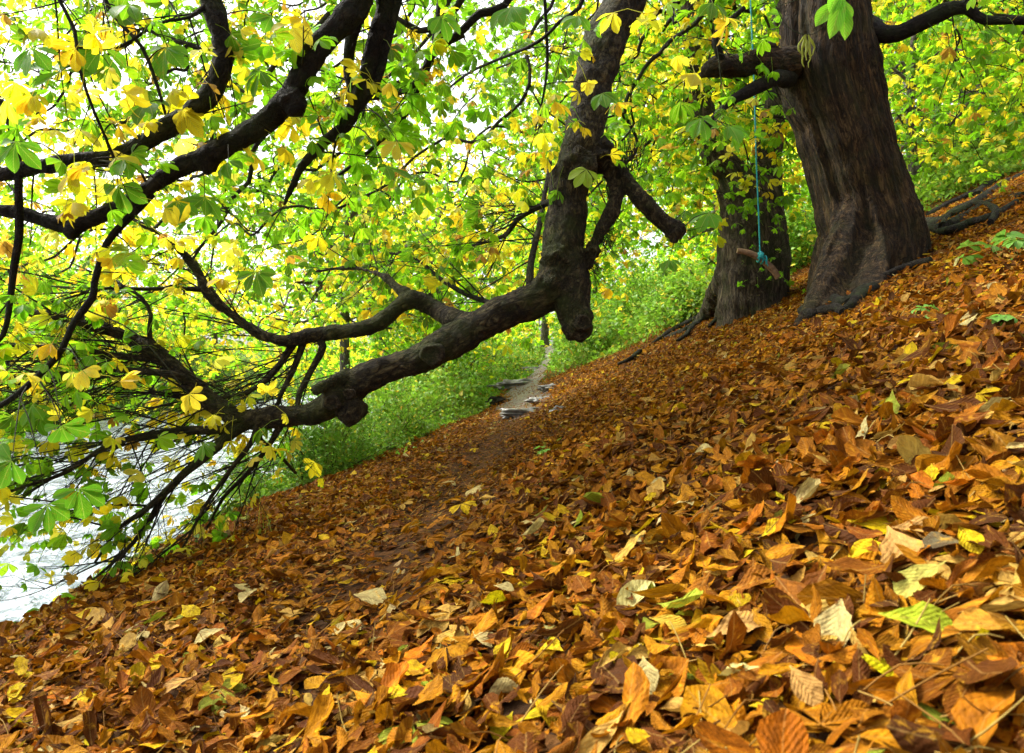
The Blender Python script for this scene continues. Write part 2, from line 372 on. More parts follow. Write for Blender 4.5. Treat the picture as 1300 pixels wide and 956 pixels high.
# ------------------------------------------------------------------ fallen leaves
def litter_left(y): return np.minimum(np.interp(y, [0, 5, 6, 8, 10, 12, 14, 60], [-2.75, -2.75, -2.5, -1.75, -1.15, -.65, -.2, 9]), xpath(y)-np.interp(y, [15, 19], [.62, .26]))
DRY = np.array([[.42,.165,.002],[.24,.078,.002],[.58,.275,.004],[.66,.44,.09],[.07,.022,.002],[.78,.58,.006],[.78,.70,.28],[.022,.012,.006],[.26,.40,.03],[.50,.155,.003]])
DRY = DRY*np.array([.90, .84, .8])
DP = np.array([.24,.19,.19,.05,.19,.042,.013,.06,.006,.08])
def litter(n, y0, y1, T, seedscale, zmax, big=1., side=.82):
    """n leaves per square metre between two distances"""
    X1 = side*y1+(1.7 if y0 < 5 else .4); A = (y1-y0)*(3.1+X1); N = int(n*A)
    y = RG.uniform(y0, y1, N); x = RG.uniform(-3.1, X1, N)
    edge = litter_left(y)+RG.normal(0, .12, N)
    ok = (x < side*y+(1.6 if y0 < 5 else .35)) & (x > np.maximum(edge, -side*y-1.6))
    pd = np.abs(x-xpath(y)); thin = np.exp(-(pd/.26)**2)*np.clip((y-1.2)/3, 0, .5)
    ok &= RG.random(N) > thin
    rightfar = (y > 13.2+.8*np.sin(x*1.3)+RG.normal(0, .8, N)) & (x > xpath(y)+.5)
    ok &= ~(rightfar & (RG.random(N) < .75))
    ok &= ~((y > 9.5) & (pd < .46) & (RG.random(N) < np.clip((y-9.5)/2.5, 0, .62)))
    x, y = x[ok], y[ok]; N = len(x)
    e = .04; z = gz(x, y); nx = -(gz(x+e, y)-z)/e; ny = -(gz(x, y+e)-z)/e
    g = nrm(np.stack([nx, ny, np.ones(N)], -1))
    lvl = RG.random(N)
    inpath = np.exp(-((x-xpath(y))/.36)**2)*np.clip((y-1)/2.2, 0, 1)
    up = nrm(g+RG.normal(0, 1, (N, 3))*(.14+.30*lvl[:, None])*(1-.6*inpath[:, None])*np.interp(y, [1, 5], [1, .7])[:, None]); al = nrm(RG.normal(0, 1, (N, 3)))
    L = np.clip(np.exp(RG.normal(math.log(.066), .42, N)), .022, .16)*(1+.22*np.clip((x+.2)/1.2, 0, 1)*np.clip((4.5-y)/2.5, 0, 1))*np.interp(y, [0, 1.2, 3, 5, 12], [.98, .9, .8, .74, .72])*big*(1-.42*inpath)
    W = L*RG.uniform(.36, .62, N)
    Rm = frames(up, al)
    pos = np.stack([x, y, z+.004+zmax*lvl*(1-.6*inpath)+.035*inpath*np.clip((y-8.5)/1.5, 0, 1)], -1)-Rm[:, :, 1]*(L*.5)[:, None]
    ci = RG.choice(len(DRY), N, p=DP/DP.sum()); c = DRY[ci]*RG.normal(1, .16, (N, 1))*RG.normal(1, .06, (N, 3))
    c = c*(1-.62*inpath[:, None]*RG.random((N, 1))**.6)*(.97+.3*np.sin(x*1.1+1.7*np.sin(y*.9))*np.sin(y*1.3+x*.7))[:, None]
    roll = RG.uniform(.15, 2.1, N)*np.where(RG.random(N) < .5, 1, -1)*(1-.5*inpath)
    flat = ci == 5; roll = np.where(flat, roll*.3, roll)
    return pos, Rm, L, W, np.clip(c, .004, .9), roll
mb = MB()
for n, y0, y1, T, zm in ((1500, -.35, .45, T_LOW, .045), (2100, .45, 2.4, T_HI, .05), (2000, 2.4, 5.0, T_MID, .042), (1700, 5.0, 9, T_LOW, .035), (900, 9, 20, T_LOW, .035)):
    p, Rm, L, W, c, roll = litter(n, y0, y1, T, 1, zm)
    leaves(mb, T, p, Rm, L, W, c, 0, fold=RG.uniform(-.25, .3, len(p)), bend=RG.uniform(-.45, .45, len(p)), ripple=.028, roll=roll)
N = 420; y = .8+7.5*RG.random(N)**1.5; x = RG.uniform(-.75, .8, N)*y; k = x > litter_left(y)+.1; x, y = x[k], y[k]; N = len(x); e = .04; z = gz(x, y)
g = nrm(np.stack([-(gz(x+e, y)-z)/e, -(gz(x, y+e)-z)/e, np.ones(N)], -1)+RG.normal(0, .12, (N, 3)))
palmate(mb, np.stack([x, y, z+.045], -1), g, RG.normal(0, 1, (N, 3)), RG.uniform(.06, .115, N), np.clip(DRY[RG.choice(10, N, p=[.27,.14,.22,.1,.05,.09,.02,.01,.02,.08])]*RG.normal(1, .1, (N, 1)), 0, .9), T_HI, 5, 0, wr=.45, droop=.06)
PALE, YEL, LIME, TAN, BRN, GRY = (.60,.52,.20), (.85,.62,.01), (.45,.62,.03), (.62,.36,.10), (.34,.12,.01), (.10,.12,.07)
for u, v, px, c_ in ((1060,842,92,PALE),(1168,842,95,LIME),(938,838,90,TAN),(1005,800,95,BRN),(1165,782,85,(.62,.62,.12)),(1100,738,60,YEL),(1142,742,100,TAN),(1190,733,60,GRY),(240,797,40,YEL),(470,781,55,PALE),(262,831,44,PALE),(311,777,38,PALE),(105,800,38,YEL),
    (850,832,55,(.7,.5,.05)),(645,753,30,YEL),(1165,711,62,TAN),(1182,634,34,YEL),(893,590,36,PALE),(985,702,50,YEL),(835,632,24,PALE),(640,775,30,PALE),(1230,730,55,YEL),(1115,690,50,BRN),(1210,540,30,TAN),(960,775,75,BRN),(730,770,50,BRN),(1245,850,80,(.6,.3,.03)),(700,860,45,YEL),(640,862,50,YEL),(1020,930,70,TAN),(820,905,60,PALE),(500,920,50,YEL),(220,900,45,TAN)):
    X_, Z_ = (u-650)/F, (HZ-v)/F; ys = np.linspace(.5, 12, 3000); hit = np.argmax(Z_*ys < gz(X_*ys, ys)); d_ = ys[hit]; x, y = X_*d_, d_; L_ = px/F*d_
    e = .04; z = float(gz(x, y)); g = nrm(np.array([[-(float(gz(x+e, y))-z)/e, -(float(gz(x, y+e))-z)/e-.35, 1.]])); al = nrm(RG.normal(0, 1, (1, 3))*[1, .5, .2]); Rm = frames(g, al)
    leaves(mb, T_HI, np.array([[x, y, z+.06]])-Rm[:, :, 1]*L_*.5, Rm, np.array([L_]), np.array([L_*.55]), np.array([c_]), 0, fold=.1, bend=-.2, ripple=.02, roll=np.array([.5]))
# leaf stalks lying about
for _ in range(800):
    y = .6+9*random.random()**1.8; x = random.uniform(max(-.8*y, -2.6), .8*y); z = float(gz(x, y))+.035
    a = random.uniform(0, 6.28); L = random.uniform(.05, .11); d = np.array([math.cos(a), math.sin(a), .45*math.cos(a)*(x > 0)]); q = np.array([x, y, z])
    pts = [np.append(q, .0016), np.append(q+d*L*.5+[0, 0, random.uniform(0, .03)], .0014), np.append(q+d*L+[0, 0, random.uniform(-.01, .05)], .0011)]
    tube(mb, spline(pts, .04), 3, 0, random.choice([(.4,.26,.06), (.28,.12,.02), (.12,.05,.01), (.5,.4,.1)]), cap=False)
tag(mb.build('fallen_leaves', M_DRY), 'orange brown and yellow fallen chestnut leaves carpeting the slope and path', 'leaf litter', kind='stuff')

def walk(p, d, L, r, trop, wig=.22, step=.055, curl=0.):
    n = max(4, int(L/step)); out = [np.append(p, r)]; p = np.array(p, float); d = nrm(np.array(d, float))
    for i in range(n):
        k = i/n; d = nrm(d+np.array(trop)*step*(1.1-k)+np.array([0, 0, 1.])*curl*step*k+RG.normal(0, wig, 3)*math.sqrt(step)*.6)
        p = p+d*(L/n); out.append(np.append(p, r*(1-.72*(i+1)/n)))
    return np.array(out)
# ------------------------------------------------------------------ undergrowth
def cover(mb, x, y, h, size, col, T=T_LOW, tilt=.5, wr=.6):
    N = len(x); z = gz(x, y)+h
    up = rnd_up(N, tilt); al = RG.normal(0, 1, (N, 3)); Rm = frames(up, al)
    leaves(mb, T, np.stack([x, y, z], -1), Rm, size, size*wr, col, 0, fold=RG.uniform(0, .4, N), bend=-RG.uniform(0, .5, N))
def clump(x, y, f=1.):
    return np.clip(.5+.5*np.sin(x*1.9*f+np.sin(y*1.1*f)*2)*np.cos(y*1.3*f+x*.6*f), 0, 1)
mb = MB()
UG = np.array([[.09,.24,.02],[.13,.33,.03],[.20,.42,.04],[.05,.15,.02],[.28,.42,.04],[.5,.42,.05],[.4,.2,.04]])
def ug(n, pr=(.26,.26,.2,.12,.1,.04,.02)): return np.clip(UG[RG.choice(7, n, p=pr)]*RG.normal(1, .15, (n, 1)), .01, .9)
# right bank beyond the litter
N = 95000; y = 12.6+24*RG.random(N)**1.6; x = RG.uniform(.4, 26, N)
ok = (x < .84*y) & (x > xpath(y)+np.interp(y, [15, 19], [.62, .22])) & (y > 12.8+.9*np.sin(x*1.3)); x, y = x[ok], y[ok]; c = clump(x, y)
s = .045+.0028*y; cover(mb, x, y, (.05+.95*c**2)*RG.random(len(x))**.6*(1+.02*y), s*RG.uniform(.6, 1.6, len(x)), ug(len(x))*(.6+.8*clump(x, y, 2.3))[:, None], tilt=.8)
# left bank
N = 90000; y = 5.8+32*RG.random(N)**1.5; e = litter_left(y); x = e-RG.random(N)**1.15*np.clip(1.0+(y-5)*.35, .3, 4.2)
ok = (y > 7.0) | (RG.random(N) < .15); x, y, e = x[ok], y[ok], e[ok]; c = clump(x, y, 1.3); ed = np.clip((e-x)/.7, .12, 1)
cover(mb, x, y, (.06+.8*c**2)*ed*RG.random(len(x))**.6*np.clip((y-5)/4, .25, 1.), (.032+.0024*y)*RG.uniform(.6, 1.6, len(x)), ug(len(x))*(.6+.8*clump(x, y, 2.3))[:, None], tilt=.8)
for N, side in ((7000, 1), (6000, -1)):
    if side > 0: y = 12.8+16*RG.random(N)**1.5; x = RG.uniform(.6, 20, N); ok = (x < .84*y) & (x > xpath(y)+np.interp(y, [15, 19], [.75, .4]))
    else: y = 7.5+20*RG.random(N)**1.4; x = litter_left(y)-.1-RG.random(N)*np.clip(.6+(y-6)*.3, .2, 4); ok = y > 0
    ok &= clump(x, y, .9) > .45; x, y = x[ok], y[ok]; c = clump(x, y, .9)
    cover(mb, x, y, (.25+.75*c)*RG.uniform(.5, 1.15, len(x)), RG.uniform(.08, .16, len(x)), ug(len(x), (.2,.3,.25,.08,.12,.04,.01)), T_MID, .7, .55)
    for k_ in range(0, len(x), 9):
        p = np.array([x[k_], y[k_], float(gz(x[k_], y[k_]))]); tube(mb, walk(p, nrm(np.array([0, 0, 1.])+RG.normal(0, .45, 3)), random.uniform(.5, 1.2), .006, (0, 0, -.5), .25, .12), 3, 0, (.07, .06, .02), cap=False)
# far ground on both sides
N = 30000; y = RG.uniform(34, 90, N); x = RG.uniform(-9, 50, N); ok = np.abs(x-xpath(y)) > .8; x, y = x[ok], y[ok]
cover(mb, x, y, 1.1*RG.random(len(x))*clump(x, y, .4), RG.uniform(.12, .3, len(x)), ug(len(x)))
N = 14000; y = RG.uniform(5, 95, N); x = RG.uniform(-36, -25.5, N)
cover(mb, x, y, 1.3*RG.random(N)*clump(x, y, .5), RG.uniform(.12, .28, N), ug(N))
tag(mb.build('undergrowth', M_PLANT), 'bright green nettles and bramble covering the banks beside the path', 'undergrowth', kind='stuff')
# ivy along the crest of the river bank
mb = MB(); N = 6500; y = RG.uniform(2.2, 9, N); x = litter_left(y)-.02-np.abs(RG.normal(0, .16, N)); m = clump(x*2, y*2.2) > .38; x, y = x[m], y[m]
cover(mb, x, y, .01+.06*RG.random(len(x)), RG.uniform(.03, .065, len(x)), np.clip(np.array([.035,.11,.02])*RG.normal(1, .3, (len(x), 1)), .01, .5), tilt=.6, wr=.95)
tag(mb.build('ivy', M_PLANT), 'dark green ivy trailing along the crest of the river bank', 'ivy', kind='stuff')

# ------------------------------------------------------------------ growing crowns
def grow_crown(mb, seeds, att, r0=.004, pw=.5, rmax=.2, sag=.06, mi=0, sides=5, wlen=.25):
    """join every point of att to the nearest branch already there; returns the end directions"""
    pos = [np.array(s[:3]) for s in seeds]; par = [-1]*len(pos); pl = [0.]*len(pos); ns = len(pos)
    Pn = np.zeros((ns+len(att), 3)); Pn[:ns] = pos; Ln = np.zeros(ns+len(att)); par = np.full(ns+len(att), -1)
    left = np.arange(len(att)); d2 = np.full(len(att), 1e9); best = np.zeros(len(att), int); n = ns
    for j in range(ns):
        d = np.linalg.norm(att-Pn[j], axis=1); m = d < d2; d2[m] = d[m]; best[m] = j
    cost = d2.copy(); alive = np.ones(len(att), bool); order = []
    for _ in range(len(att)):
        i = int(np.argmin(np.where(alive, cost, 1e9))); alive[i] = False
        Pn[n] = att[i]; par[n] = best[i]; Ln[n] = Ln[best[i]]+np.linalg.norm(att[i]-Pn[best[i]]); order.append(i)
        d = np.linalg.norm(att-att[i], axis=1)+wlen*Ln[n]; m = alive & (d < cost); cost[m] = d[m]; best[m] = n; n += 1
    cnt = np.zeros(n)
    kids = np.zeros(n, int)
    for i in range(n-1, ns-1, -1):
        cnt[i] += 1; cnt[par[i]] += cnt[i]; kids[par[i]] += 1
    rad = np.minimum(r0*np.maximum(cnt, 1)**pw, rmax); dirs = np.zeros((n, 3))
    for i in range(ns, n):
        a, b = Pn[par[i]], Pn[i]; L = np.linalg.norm(b-a); ra = min(rad[par[i]], rad[i]*1.3) if par[i] >= ns else rad[i]*1.15
        m = (a+b)/2+RG.normal(0, .07*L, 3)+[0, 0, sag*L]
        pd = dirs[par[i]]
        a2 = a+pd*L*.25
        pts = [np.append(a, ra), np.append((a2+m)/2, ra*.93), np.append((m+b)/2, (ra+rad[i])/2), np.append(b, rad[i])]
        tube(mb, spline(pts, max(.12, L/4)), sides if rad[i] > r0*2.5 else 3, mi, cap=False)
        dirs[i] = nrm(b-m)
    return Pn[ns:n], dirs[ns:n], kids[ns:n]
def crown_points(c, rad, n, nclump=14, spread=.32, surf=.6):
    d = nrm(RG.normal(0, 1, (nclump, 3))); cc = np.array(c)+d*np.array(rad)*RG.uniform(.35, .95, (nclump, 1))
    k = RG.choice(nclump, n); return cc[k]+RG.normal(0, 1, (n, 3))*np.array(rad)*spread
def leaf_on(mb, Pt, D, per, size, py, T=T_LOW, nl=5, spread=.25, mi=1, tilt=.6, keep=None):
    n = len(Pt)*per; b = np.repeat(Pt, per, 0); pos = b+RG.normal(0, spread, (n, 3))+[0, 0, -.03]
    if keep is not None: m = keep(pos); pos = pos[m]; b = b[m]; n = len(pos)
    al = nrm((pos-b)+RG.normal(0, .3, (n, 3))*spread); pyv = np.broadcast_to(py(pos) if callable(py) else py, (n,))
    palmate(mb, pos, rnd_up(n, tilt), al, size*RG.uniform(.65, 1.2, n), leafcols(n, pyv), T, nl, mi)
def bgtree(x, y, H, tr, crad, cz, natt, per, size, py, label, name='chestnut_tree', lean=(0, 0), spread=.3, group=None, bark=None, T=T_LOW, nclump=16, low=None):
    z0 = float(gz(x, y)); t = empty(name, (x, y, z0), label, 'tree', group)
    b = np.array([x, y, z0]); tp = b+[lean[0], lean[1], H*.72]; mid = (b+tp)/2+RG.normal(0, .03*H, 3)*[1, 1, 0]
    path = spline([np.append(b-[0, 0, .4], tr*1.9), np.append(b+[0, 0, .15], tr*1.35), np.append(b*.8+mid*.2+[0, 0, .1], tr*1.02), np.append(mid, tr*.8), np.append(tp, tr*.35)], .3)
    mb = MB(); tube(mb, path, 12, lump=.07, seed=x)
    mb.build('trunk', bark or M_FARBARK, t)
    cc = tp*.5+mid*.5+[0, 0, cz]; att = crown_points(cc, crad, natt, nclump)
    if low is not None: att = np.vstack([att, crown_points(*low)])
    att = att[att[:, 2] > gz(att[:, 0], att[:, 1], False)+.4]
    mb = MB(); seeds = path[len(path)//3::2]
    Pt, D, kd = grow_crown(mb, seeds, att, r0=.010, rmax=tr*.5, sides=5)
    leaf_on(mb, Pt, D, per, size, py, spread=spread, T=T)
    mb.build('crown', [bark or M_FARBARK, M_FAR], t)
    return t
G1 = 'trees growing further along the bank and hillside'
bg = [
 # x, y, H, tr, crad, cz, natt, per, size, py, label
 (-3.6, 15.5, 8, .13, (3.2, 2.6, 2.6), .3, 260, 9, .17, .45, 'yellowing riverside tree leaning over the water just beyond the arching limb'),
 (-4.6, 23, 10, .16, (3.8, 3.2, 3.6), .2, 260, 9, .20, .5, 'taller yellow green riverside tree behind the leaning one, its low crown over the water'),
 (-3.4, 33, 12, .2, (4.5, 4, 4.6), 0, 240, 9, .27, .3, 'green tree far along the river side of the path'),
 (2.6, 24, 11, .2, (3.6, 3.4, 3.6), .8, 260, 9, .2, .35, 'slender tree on the hill side of the path where it climbs away'),
 (6.8, 19, 11, .22, (3.6, 3.2, 3.8), .6, 300, 9, .18, .45, 'yellow green tree rising behind the rope swing'),
 (11.5, 17.5, 10, .2, (3.8, 3.2, 3.6), .2, 320, 9, .18, .55, 'bright yellow tree on the hillside just right of the massive trunk'),
 (14.5, 22, 12, .2, (4.2, 3.6, 4.2), 0, 300, 9, .22, .3, 'green tree high on the hillside above the bare roots'),
 (8.5, 29, 13, .25, (5, 4, 4.6), 0, 260, 9, .28, .4, 'broad tree far up the slope between the two thick trunks'),
 (18.5, 30, 13, .25, (5.5, 4.5, 4.6), -.5, 240, 9, .3, .3, 'broad green tree at the upper far end of the hillside'),
 (2.0, 44, 14, .25, (6, 5, 5.5), 0, 220, 9, .4, .4, 'distant tree closing the view at the far end of the path'),
]
for a in bg: a = list(a); a[6] = int(a[6]*1.35); a[8] *= .92; bgtree(*a, group=G1, nclump=26)
G2 = 'trees along the far bank of the river'
fb = [(-27.5, 14, 'leftmost of the yellow trees on the far bank'), (-28.5, 23, 'yellow tree on the far bank, its crown over the river, next after the leftmost'), (-27.8, 32, 'third tree along the far bank from the left, yellow green'),
      (-29, 42, 'fourth tree along the far bank from the left'), (-28, 55, 'fifth tree along the far bank from the left'), (-30, 72, 'farthest tree on the far bank, beyond the bend of branches')]
for i, (x, y, l) in enumerate(fb):
    bgtree(x, y, 11+(i % 3)*1.5, .25, (6, 5.5, 5.6), -2.2, 360, 9, .30+.05*(i > 2), [.75, .55, .4, .6, .35, .5][i], l, group=G2)

bg2 = [(5.2, 15.2, 5.0, .09, (2.2, 1.6, 1.5), -1.0, 200, 9, .13, .2, 'low leafy sapling between the drooping limb and the second thick trunk'),
 (8.2, 14.4, 6.0, .1, (2.2, 1.8, 2.0), -1.0, 220, 9, .13, .35, 'small tree filling the gap between the two thick trunks'),
 (1.9, 18.5, 5.5, .08, (1.6, 1.6, 1.8), -.9, 160, 9, .14, .2, 'small bright tree just right of the far end of the path'),
 (-1.9, 16.5, 5.0, .08, (1.5, 1.6, 1.7), -1.2, 170, 9, .13, .15, 'small green tree on the river side of the far path'),
 (10.5, 13.6, 5.0, .1, (2.6, 1.6, 1.5), -.4, 220, 9, .13, .3, 'low green tree behind the foot of the massive trunk on its uphill side'),
 (14.5, 16.5, 6.5, .1, (3, 2, 2.2), -1.0, 240, 9, .15, .3, 'low bright tree above the bare roots at the top of the slope')]
for a in bg2: bgtree(*a, group='small trees and saplings beyond the leaf carpet', name='young_tree')
mb = MB()
for (x0, x1, y0, y1, hh, n, sz) in ((-22, 70, 62, 100, 15, 26000, .55), (-75, -36, 8, 100, 15, 20000, .6), (26, 60, 18, 62, 12, 14000, .45)):
    nc = 260; cx, cy = RG.uniform(x0, x1, nc), RG.uniform(y0, y1, nc); ch = RG.uniform(0, 1, nc)**.8*hh*(.55+.45*np.sin(cx*.3)); k = RG.choice(nc, n); cp = .15+.5*RG.random(nc)
    x = cx[k]+RG.normal(0, 2.2, n); y = cy[k]+RG.normal(0, 2.2, n); h = (ch[k]+RG.normal(0, 1.5, n)).clip(.1, 30)
    z = gz(x, y, False)+h; pos = np.stack([x, y, z], -1); palmate(mb, pos, rnd_up(n, .8), RG.normal(0, 1, (n, 3)), sz*RG.uniform(.7, 1.3, n), leafcols(n, cp[k]), T_LOW, 3, 0, wr=.6)
tag(mb.build('far_woodland', M_FAR), 'far green and yellow woodland closing the view beyond the river and hillside', 'woodland', kind='stuff')

# ------------------------------------------------------------------ twigs by growth along hand-placed branches
def twigs(mb, path, n, L, r, bias, trop, tips, lvl=2, mi=0, t0=.1, wig=.22, curl=.8, sides=4, spread=.9, sub=4):
    for _ in range(n):
        k = int((t0+(1-t0)*random.random())*(len(path)-2)); p = path[k, :3]; tg = nrm(path[k+1, :3]-path[k, :3])
        d = nrm(tg*.5+np.array(bias)+RG.normal(0, spread, 3)*.6); l = L*random.uniform(.5, 1.2); rr = min(r*random.uniform(.7, 1.2), path[k, 3]*.8)
        w = walk(p, d, l, rr, trop, wig, curl=curl); tube(mb, w, sides, mi, cap=False)
        if lvl > 0:
            twigs(mb, w, sub, L*.5, rr*.55, d*.6, trop, tips, lvl-1, mi, .25, wig, curl, 3, spread, max(2, sub-1))
        tips.append((w[-1, :3], nrm(w[-1, :3]-w[-2, :3])))
        if lvl <= 1 and random.random() < .5:
            m = w[int(len(w)*.6)]; tips.append((m[:3], nrm(tg+RG.normal(0, .8, 3))))
def near_leaves(mb, tips, frac, size, py, T=T_MID, nl=5, mi=1, pet=.11, tw=0, tilt=.55):
    sel = [t for t in tips if random.random() < frac]
    if not sel: return
    p = np.array([t[0] for t in sel]); d = np.array([t[1] for t in sel]); n = len(p)
    dd = nrm(d+RG.normal(0, .55, (n, 3))+[0, 0, .05]); pl = pet*RG.uniform(.5, 1.4, n); q = p+dd*pl[:, None]; q[:, 2] -= pl*.25
    pyv = np.broadcast_to(py(q) if callable(py) else py, (n,)); c = leafcols(n, pyv, .025)
    for i in range(n):
        tube(mb, np.array([np.append(p[i], .0018), np.append((p[i]+q[i])/2+[0, 0, pl[i]*.12], .0014), np.append(q[i], .0014)]), 3, mi, np.clip(c[i]*.8, 0, .6), cap=False)
    s = size*RG.uniform(.6, 1.2, n)
    for m, k in ((RG.random(n) < .55, nl),):
        palmate(mb, q[m], rnd_up(m.sum(), tilt), dd[m], s[m], c[m], T, k, mi); palmate(mb, q[~m], rnd_up((~m).sum(), tilt), dd[~m], s[~m], c[~m], T, 7, mi)
def hb(pts, y=None, step=.06):
    """hand-placed branch: (u, v, half thickness in photo pixels[, depth])"""
    o = []
    for q in pts:
        d = q[3] if len(q) > 3 else y; o.append(np.append(P(q[0], q[1], d), R(q[2], d)))
    return spline(o, step)
def fract(co, sc, amp, octv=4, z=1.):
    return np.array([mn.fractal(Vector((float(p[0])*sc, float(p[1])*sc, float(p[2])*sc*z)), 1., 2., octv) for p in co])*amp

# ---- massive leaning chestnut (right) with the long drooping limb
BY = 6.7; bx = P(1105, 350, BY)
treeB = empty('chestnut_tree', (bx[0], BY, float(gz(bx[0], BY))), 'massive leaning trunk on the right whose long limb droops low across the path', 'tree')
axis_pts = [(1108, 440, 84), (1106, 385, 78), (1106, 345, 68), (1108, 300, 60), (1094, 244, 52), (1077, 183, 53), (1062, 135, 55), (1052, 98, 58), (1048, 61, 55), (1044, 10, 50), (1038, -60, 48), (1020, -170, 43), (990, -330, 37), (955, -520, 27), (930, -700, 16)]
tb = hb(axis_pts, BY, .12)
mb = MB(); tube(mb, tb, 40, lump=.06, seed=2)
def ground_root(pts, r, sink=.75):
    """root that follows the soil: (x, y) list; r start and end"""
    q = [np.array([x, y, float(gz(x, y))-r[0]*sink*(1 if 0 < i < len(pts)-1 else 1.2)+(h if h else 0), max(.012, r[0]+(r[1]-r[0])*i/(len(pts)-1))]) for i, (x, y, h) in enumerate(pts)]
    return spline(q, .05)
def ray_ground(u, v):
    X, Z = (u-650)/F, (HZ-v)/F; ys = np.linspace(.6, 30, 4000); d = Z*ys-gz(X*ys, ys); k = np.argmax(d < 0) if (d < 0).any() else len(ys)-1
    return X*ys[k], ys[k]
def buttress(a, hpix, foot, r0, r1):
    p0 = P(*a, BY-.1); fx, fy = ray_ground(*foot); f = np.array([fx, fy, float(gz(fx, fy))-.03]); m = p0*.38+f*.62; m[2] -= .10
    tube(mb, spline([np.append(p0, r0), np.append(m, (r0+r1)*.5), np.append(f, r1), np.append(f+(f-m)*.3-[0, 0, .12], r1*.6)], .05), 14, lump=.1, seed=foot[0])
buttress((1078, 270), 0, (1012, 414), .19, .07)
buttress((1085, 290), 0, (1052, 392), .19, .10)
buttress((1115, 290), 0, (1100, 378), .19, .09)
buttress((1130, 270), 0, (1158, 330), .19, .10)
buttress((1128, 240), 0, (1176, 303), .19, .08)
buttress((1075, 260), 0, (1030, 352), .19, .06)
def flute(co):
    ax = np.stack([np.interp(co[:, 2], tb[:, 2], tb[:, k]) for k in (0, 1)], -1); d = co[:, :2]-ax; th = np.arctan2(d[:, 1], d[:, 0])
    o = np.empty(len(co))
    for i, (t, z) in enumerate(zip(th, co[:, 2])):
        c, s = math.cos(t), math.sin(t)
        a = mn.noise(Vector((c*1.5+3, s*1.5, z*.33)))*.085 + (1-abs(mn.noise(Vector((c*4.2, s*4.2+5, z*.55))))*2.4)*.032 + mn.fractal(Vector((c*13, s*13, z*1.7)), 1., 2., 3)*.013
        a += mn.fractal(Vector(co[i].tolist())*16, 1., 2., 2)*.004
        o[i] = a-.02
    return o
fused(mb, 'trunk', .02, [M_BARK], treeB, flute, path=tb)
# exposed roots
for pts, r in ((((1055, 386), (1075, 392), (1100, 372), (1140, 352), (1182, 338)), (.045, .03)),
               (((1165, 285), (1195, 283), (1235, 262), (1270, 238), (1310, 218)), (.12, .07)),
               (((1165, 296), (1190, 296), (1215, 286), (1255, 262), (1300, 252)), (.07, .045)),
               (((1195, 296), (1210, 272), (1235, 262), (1262, 272), (1258, 290)), (.04, .03)),
               (((1020, 400), (1030, 408), (1040, 405), (1062, 400), (1070, 405)), (.05, .03)),
               (((1180, 275), (1205, 262), (1240, 246), (1275, 226), (1305, 208)), (.07, .05)),
               (((1172, 290), (1198, 300), (1230, 290), (1262, 280), (1290, 262)), (.05, .03)),
               (((1110, 372), (1092, 384), (1078, 398), (1060, 408)), (.05, .02)),
               (((1240, 250), (1270, 222), (1290, 214), (1330, 195)), (.09, .06))):
    q = [(*ray_ground(*p), .09) for p in pts]; mr = MB(); tube(mr, ground_root(q, r), 10, lump=.15, seed=pts[0][0]); mr.build('root', M_ROOT, treeB)
# broken stub, lower bough, right bough
mb = MB(); tube(mb, hb([(1010, 84, 24, 6.6), (982, 82, 19, 6.4), (960, 78, 16, 6.3), (934, 84, 15, 6.2), (912, 84, 13, 6.1), (893, 92, 6, 6.1)]), 16, lump=.16, seed=4)
blob(mb, P(975, 74, 6.4), R(17, 6.4), amp=.5, seed=3); blob(mb, P(915, 80, 6.15), R(11, 6.2), amp=.6, seed=5)
for dv in (-7, 0, 7): tube(mb, hb([(915, 86+dv, 5, 6.1), (896, 90+dv*.9, 3.5, 6.1), (886-dv, 95+dv*.6, .8, 6.1)]), 6)
fused(mb, 'broken_branch', .014, [M_BARK], treeB, lambda c: fract(c, 9, .02)+fract(c, 30, .006), path=hb([(1010, 84, 24, 6.6), (934, 84, 15, 6.2), (893, 92, 6, 6.1)]))
cr_tips = []; mbT = MB()
for pts in ([(1000, 98, 13, 6.5), (982, 101, 9, 6.2), (955, 114, 8.5, 6.1), (928, 128, 6, 6.), (905, 150, 3.5, 5.9), (880, 165, 2, 5.8)],
            [(918, 84, 6, 6.1), (911, 62, 5, 6.0), (908, 45, 4, 6.0), (925, 27, 3.5, 6.), (945, 10, 3, 6.)],
            [(1098, 36, 18, 6.7), (1118, 42, 12, 6.5), (1141, 42, 10.5, 6.4), (1165, 31, 10, 6.3), (1198, 15, 10, 6.2), (1225, 10, 7, 6.1), (1249, 25, 5.5, 6.1), (1293, 26, 5, 6.), (1350, 30, 4, 6.)],
            [(1205, 13, 7, 6.2), (1235, 2, 6, 6.2), (1270, -12, 5, 6.1), (1330, -30, 4, 6.)]):
    m = MB(); h = hb(pts); tube(m, h, 12, lump=.1, seed=pts[0][0]); m.build('branch', M_DARKLIMB, treeB)
    twigs(mbT, h, 9, .55, .006, (.1, -.1, -.5), (0, 0, -.5), cr_tips, 1, t0=.3, sub=3)
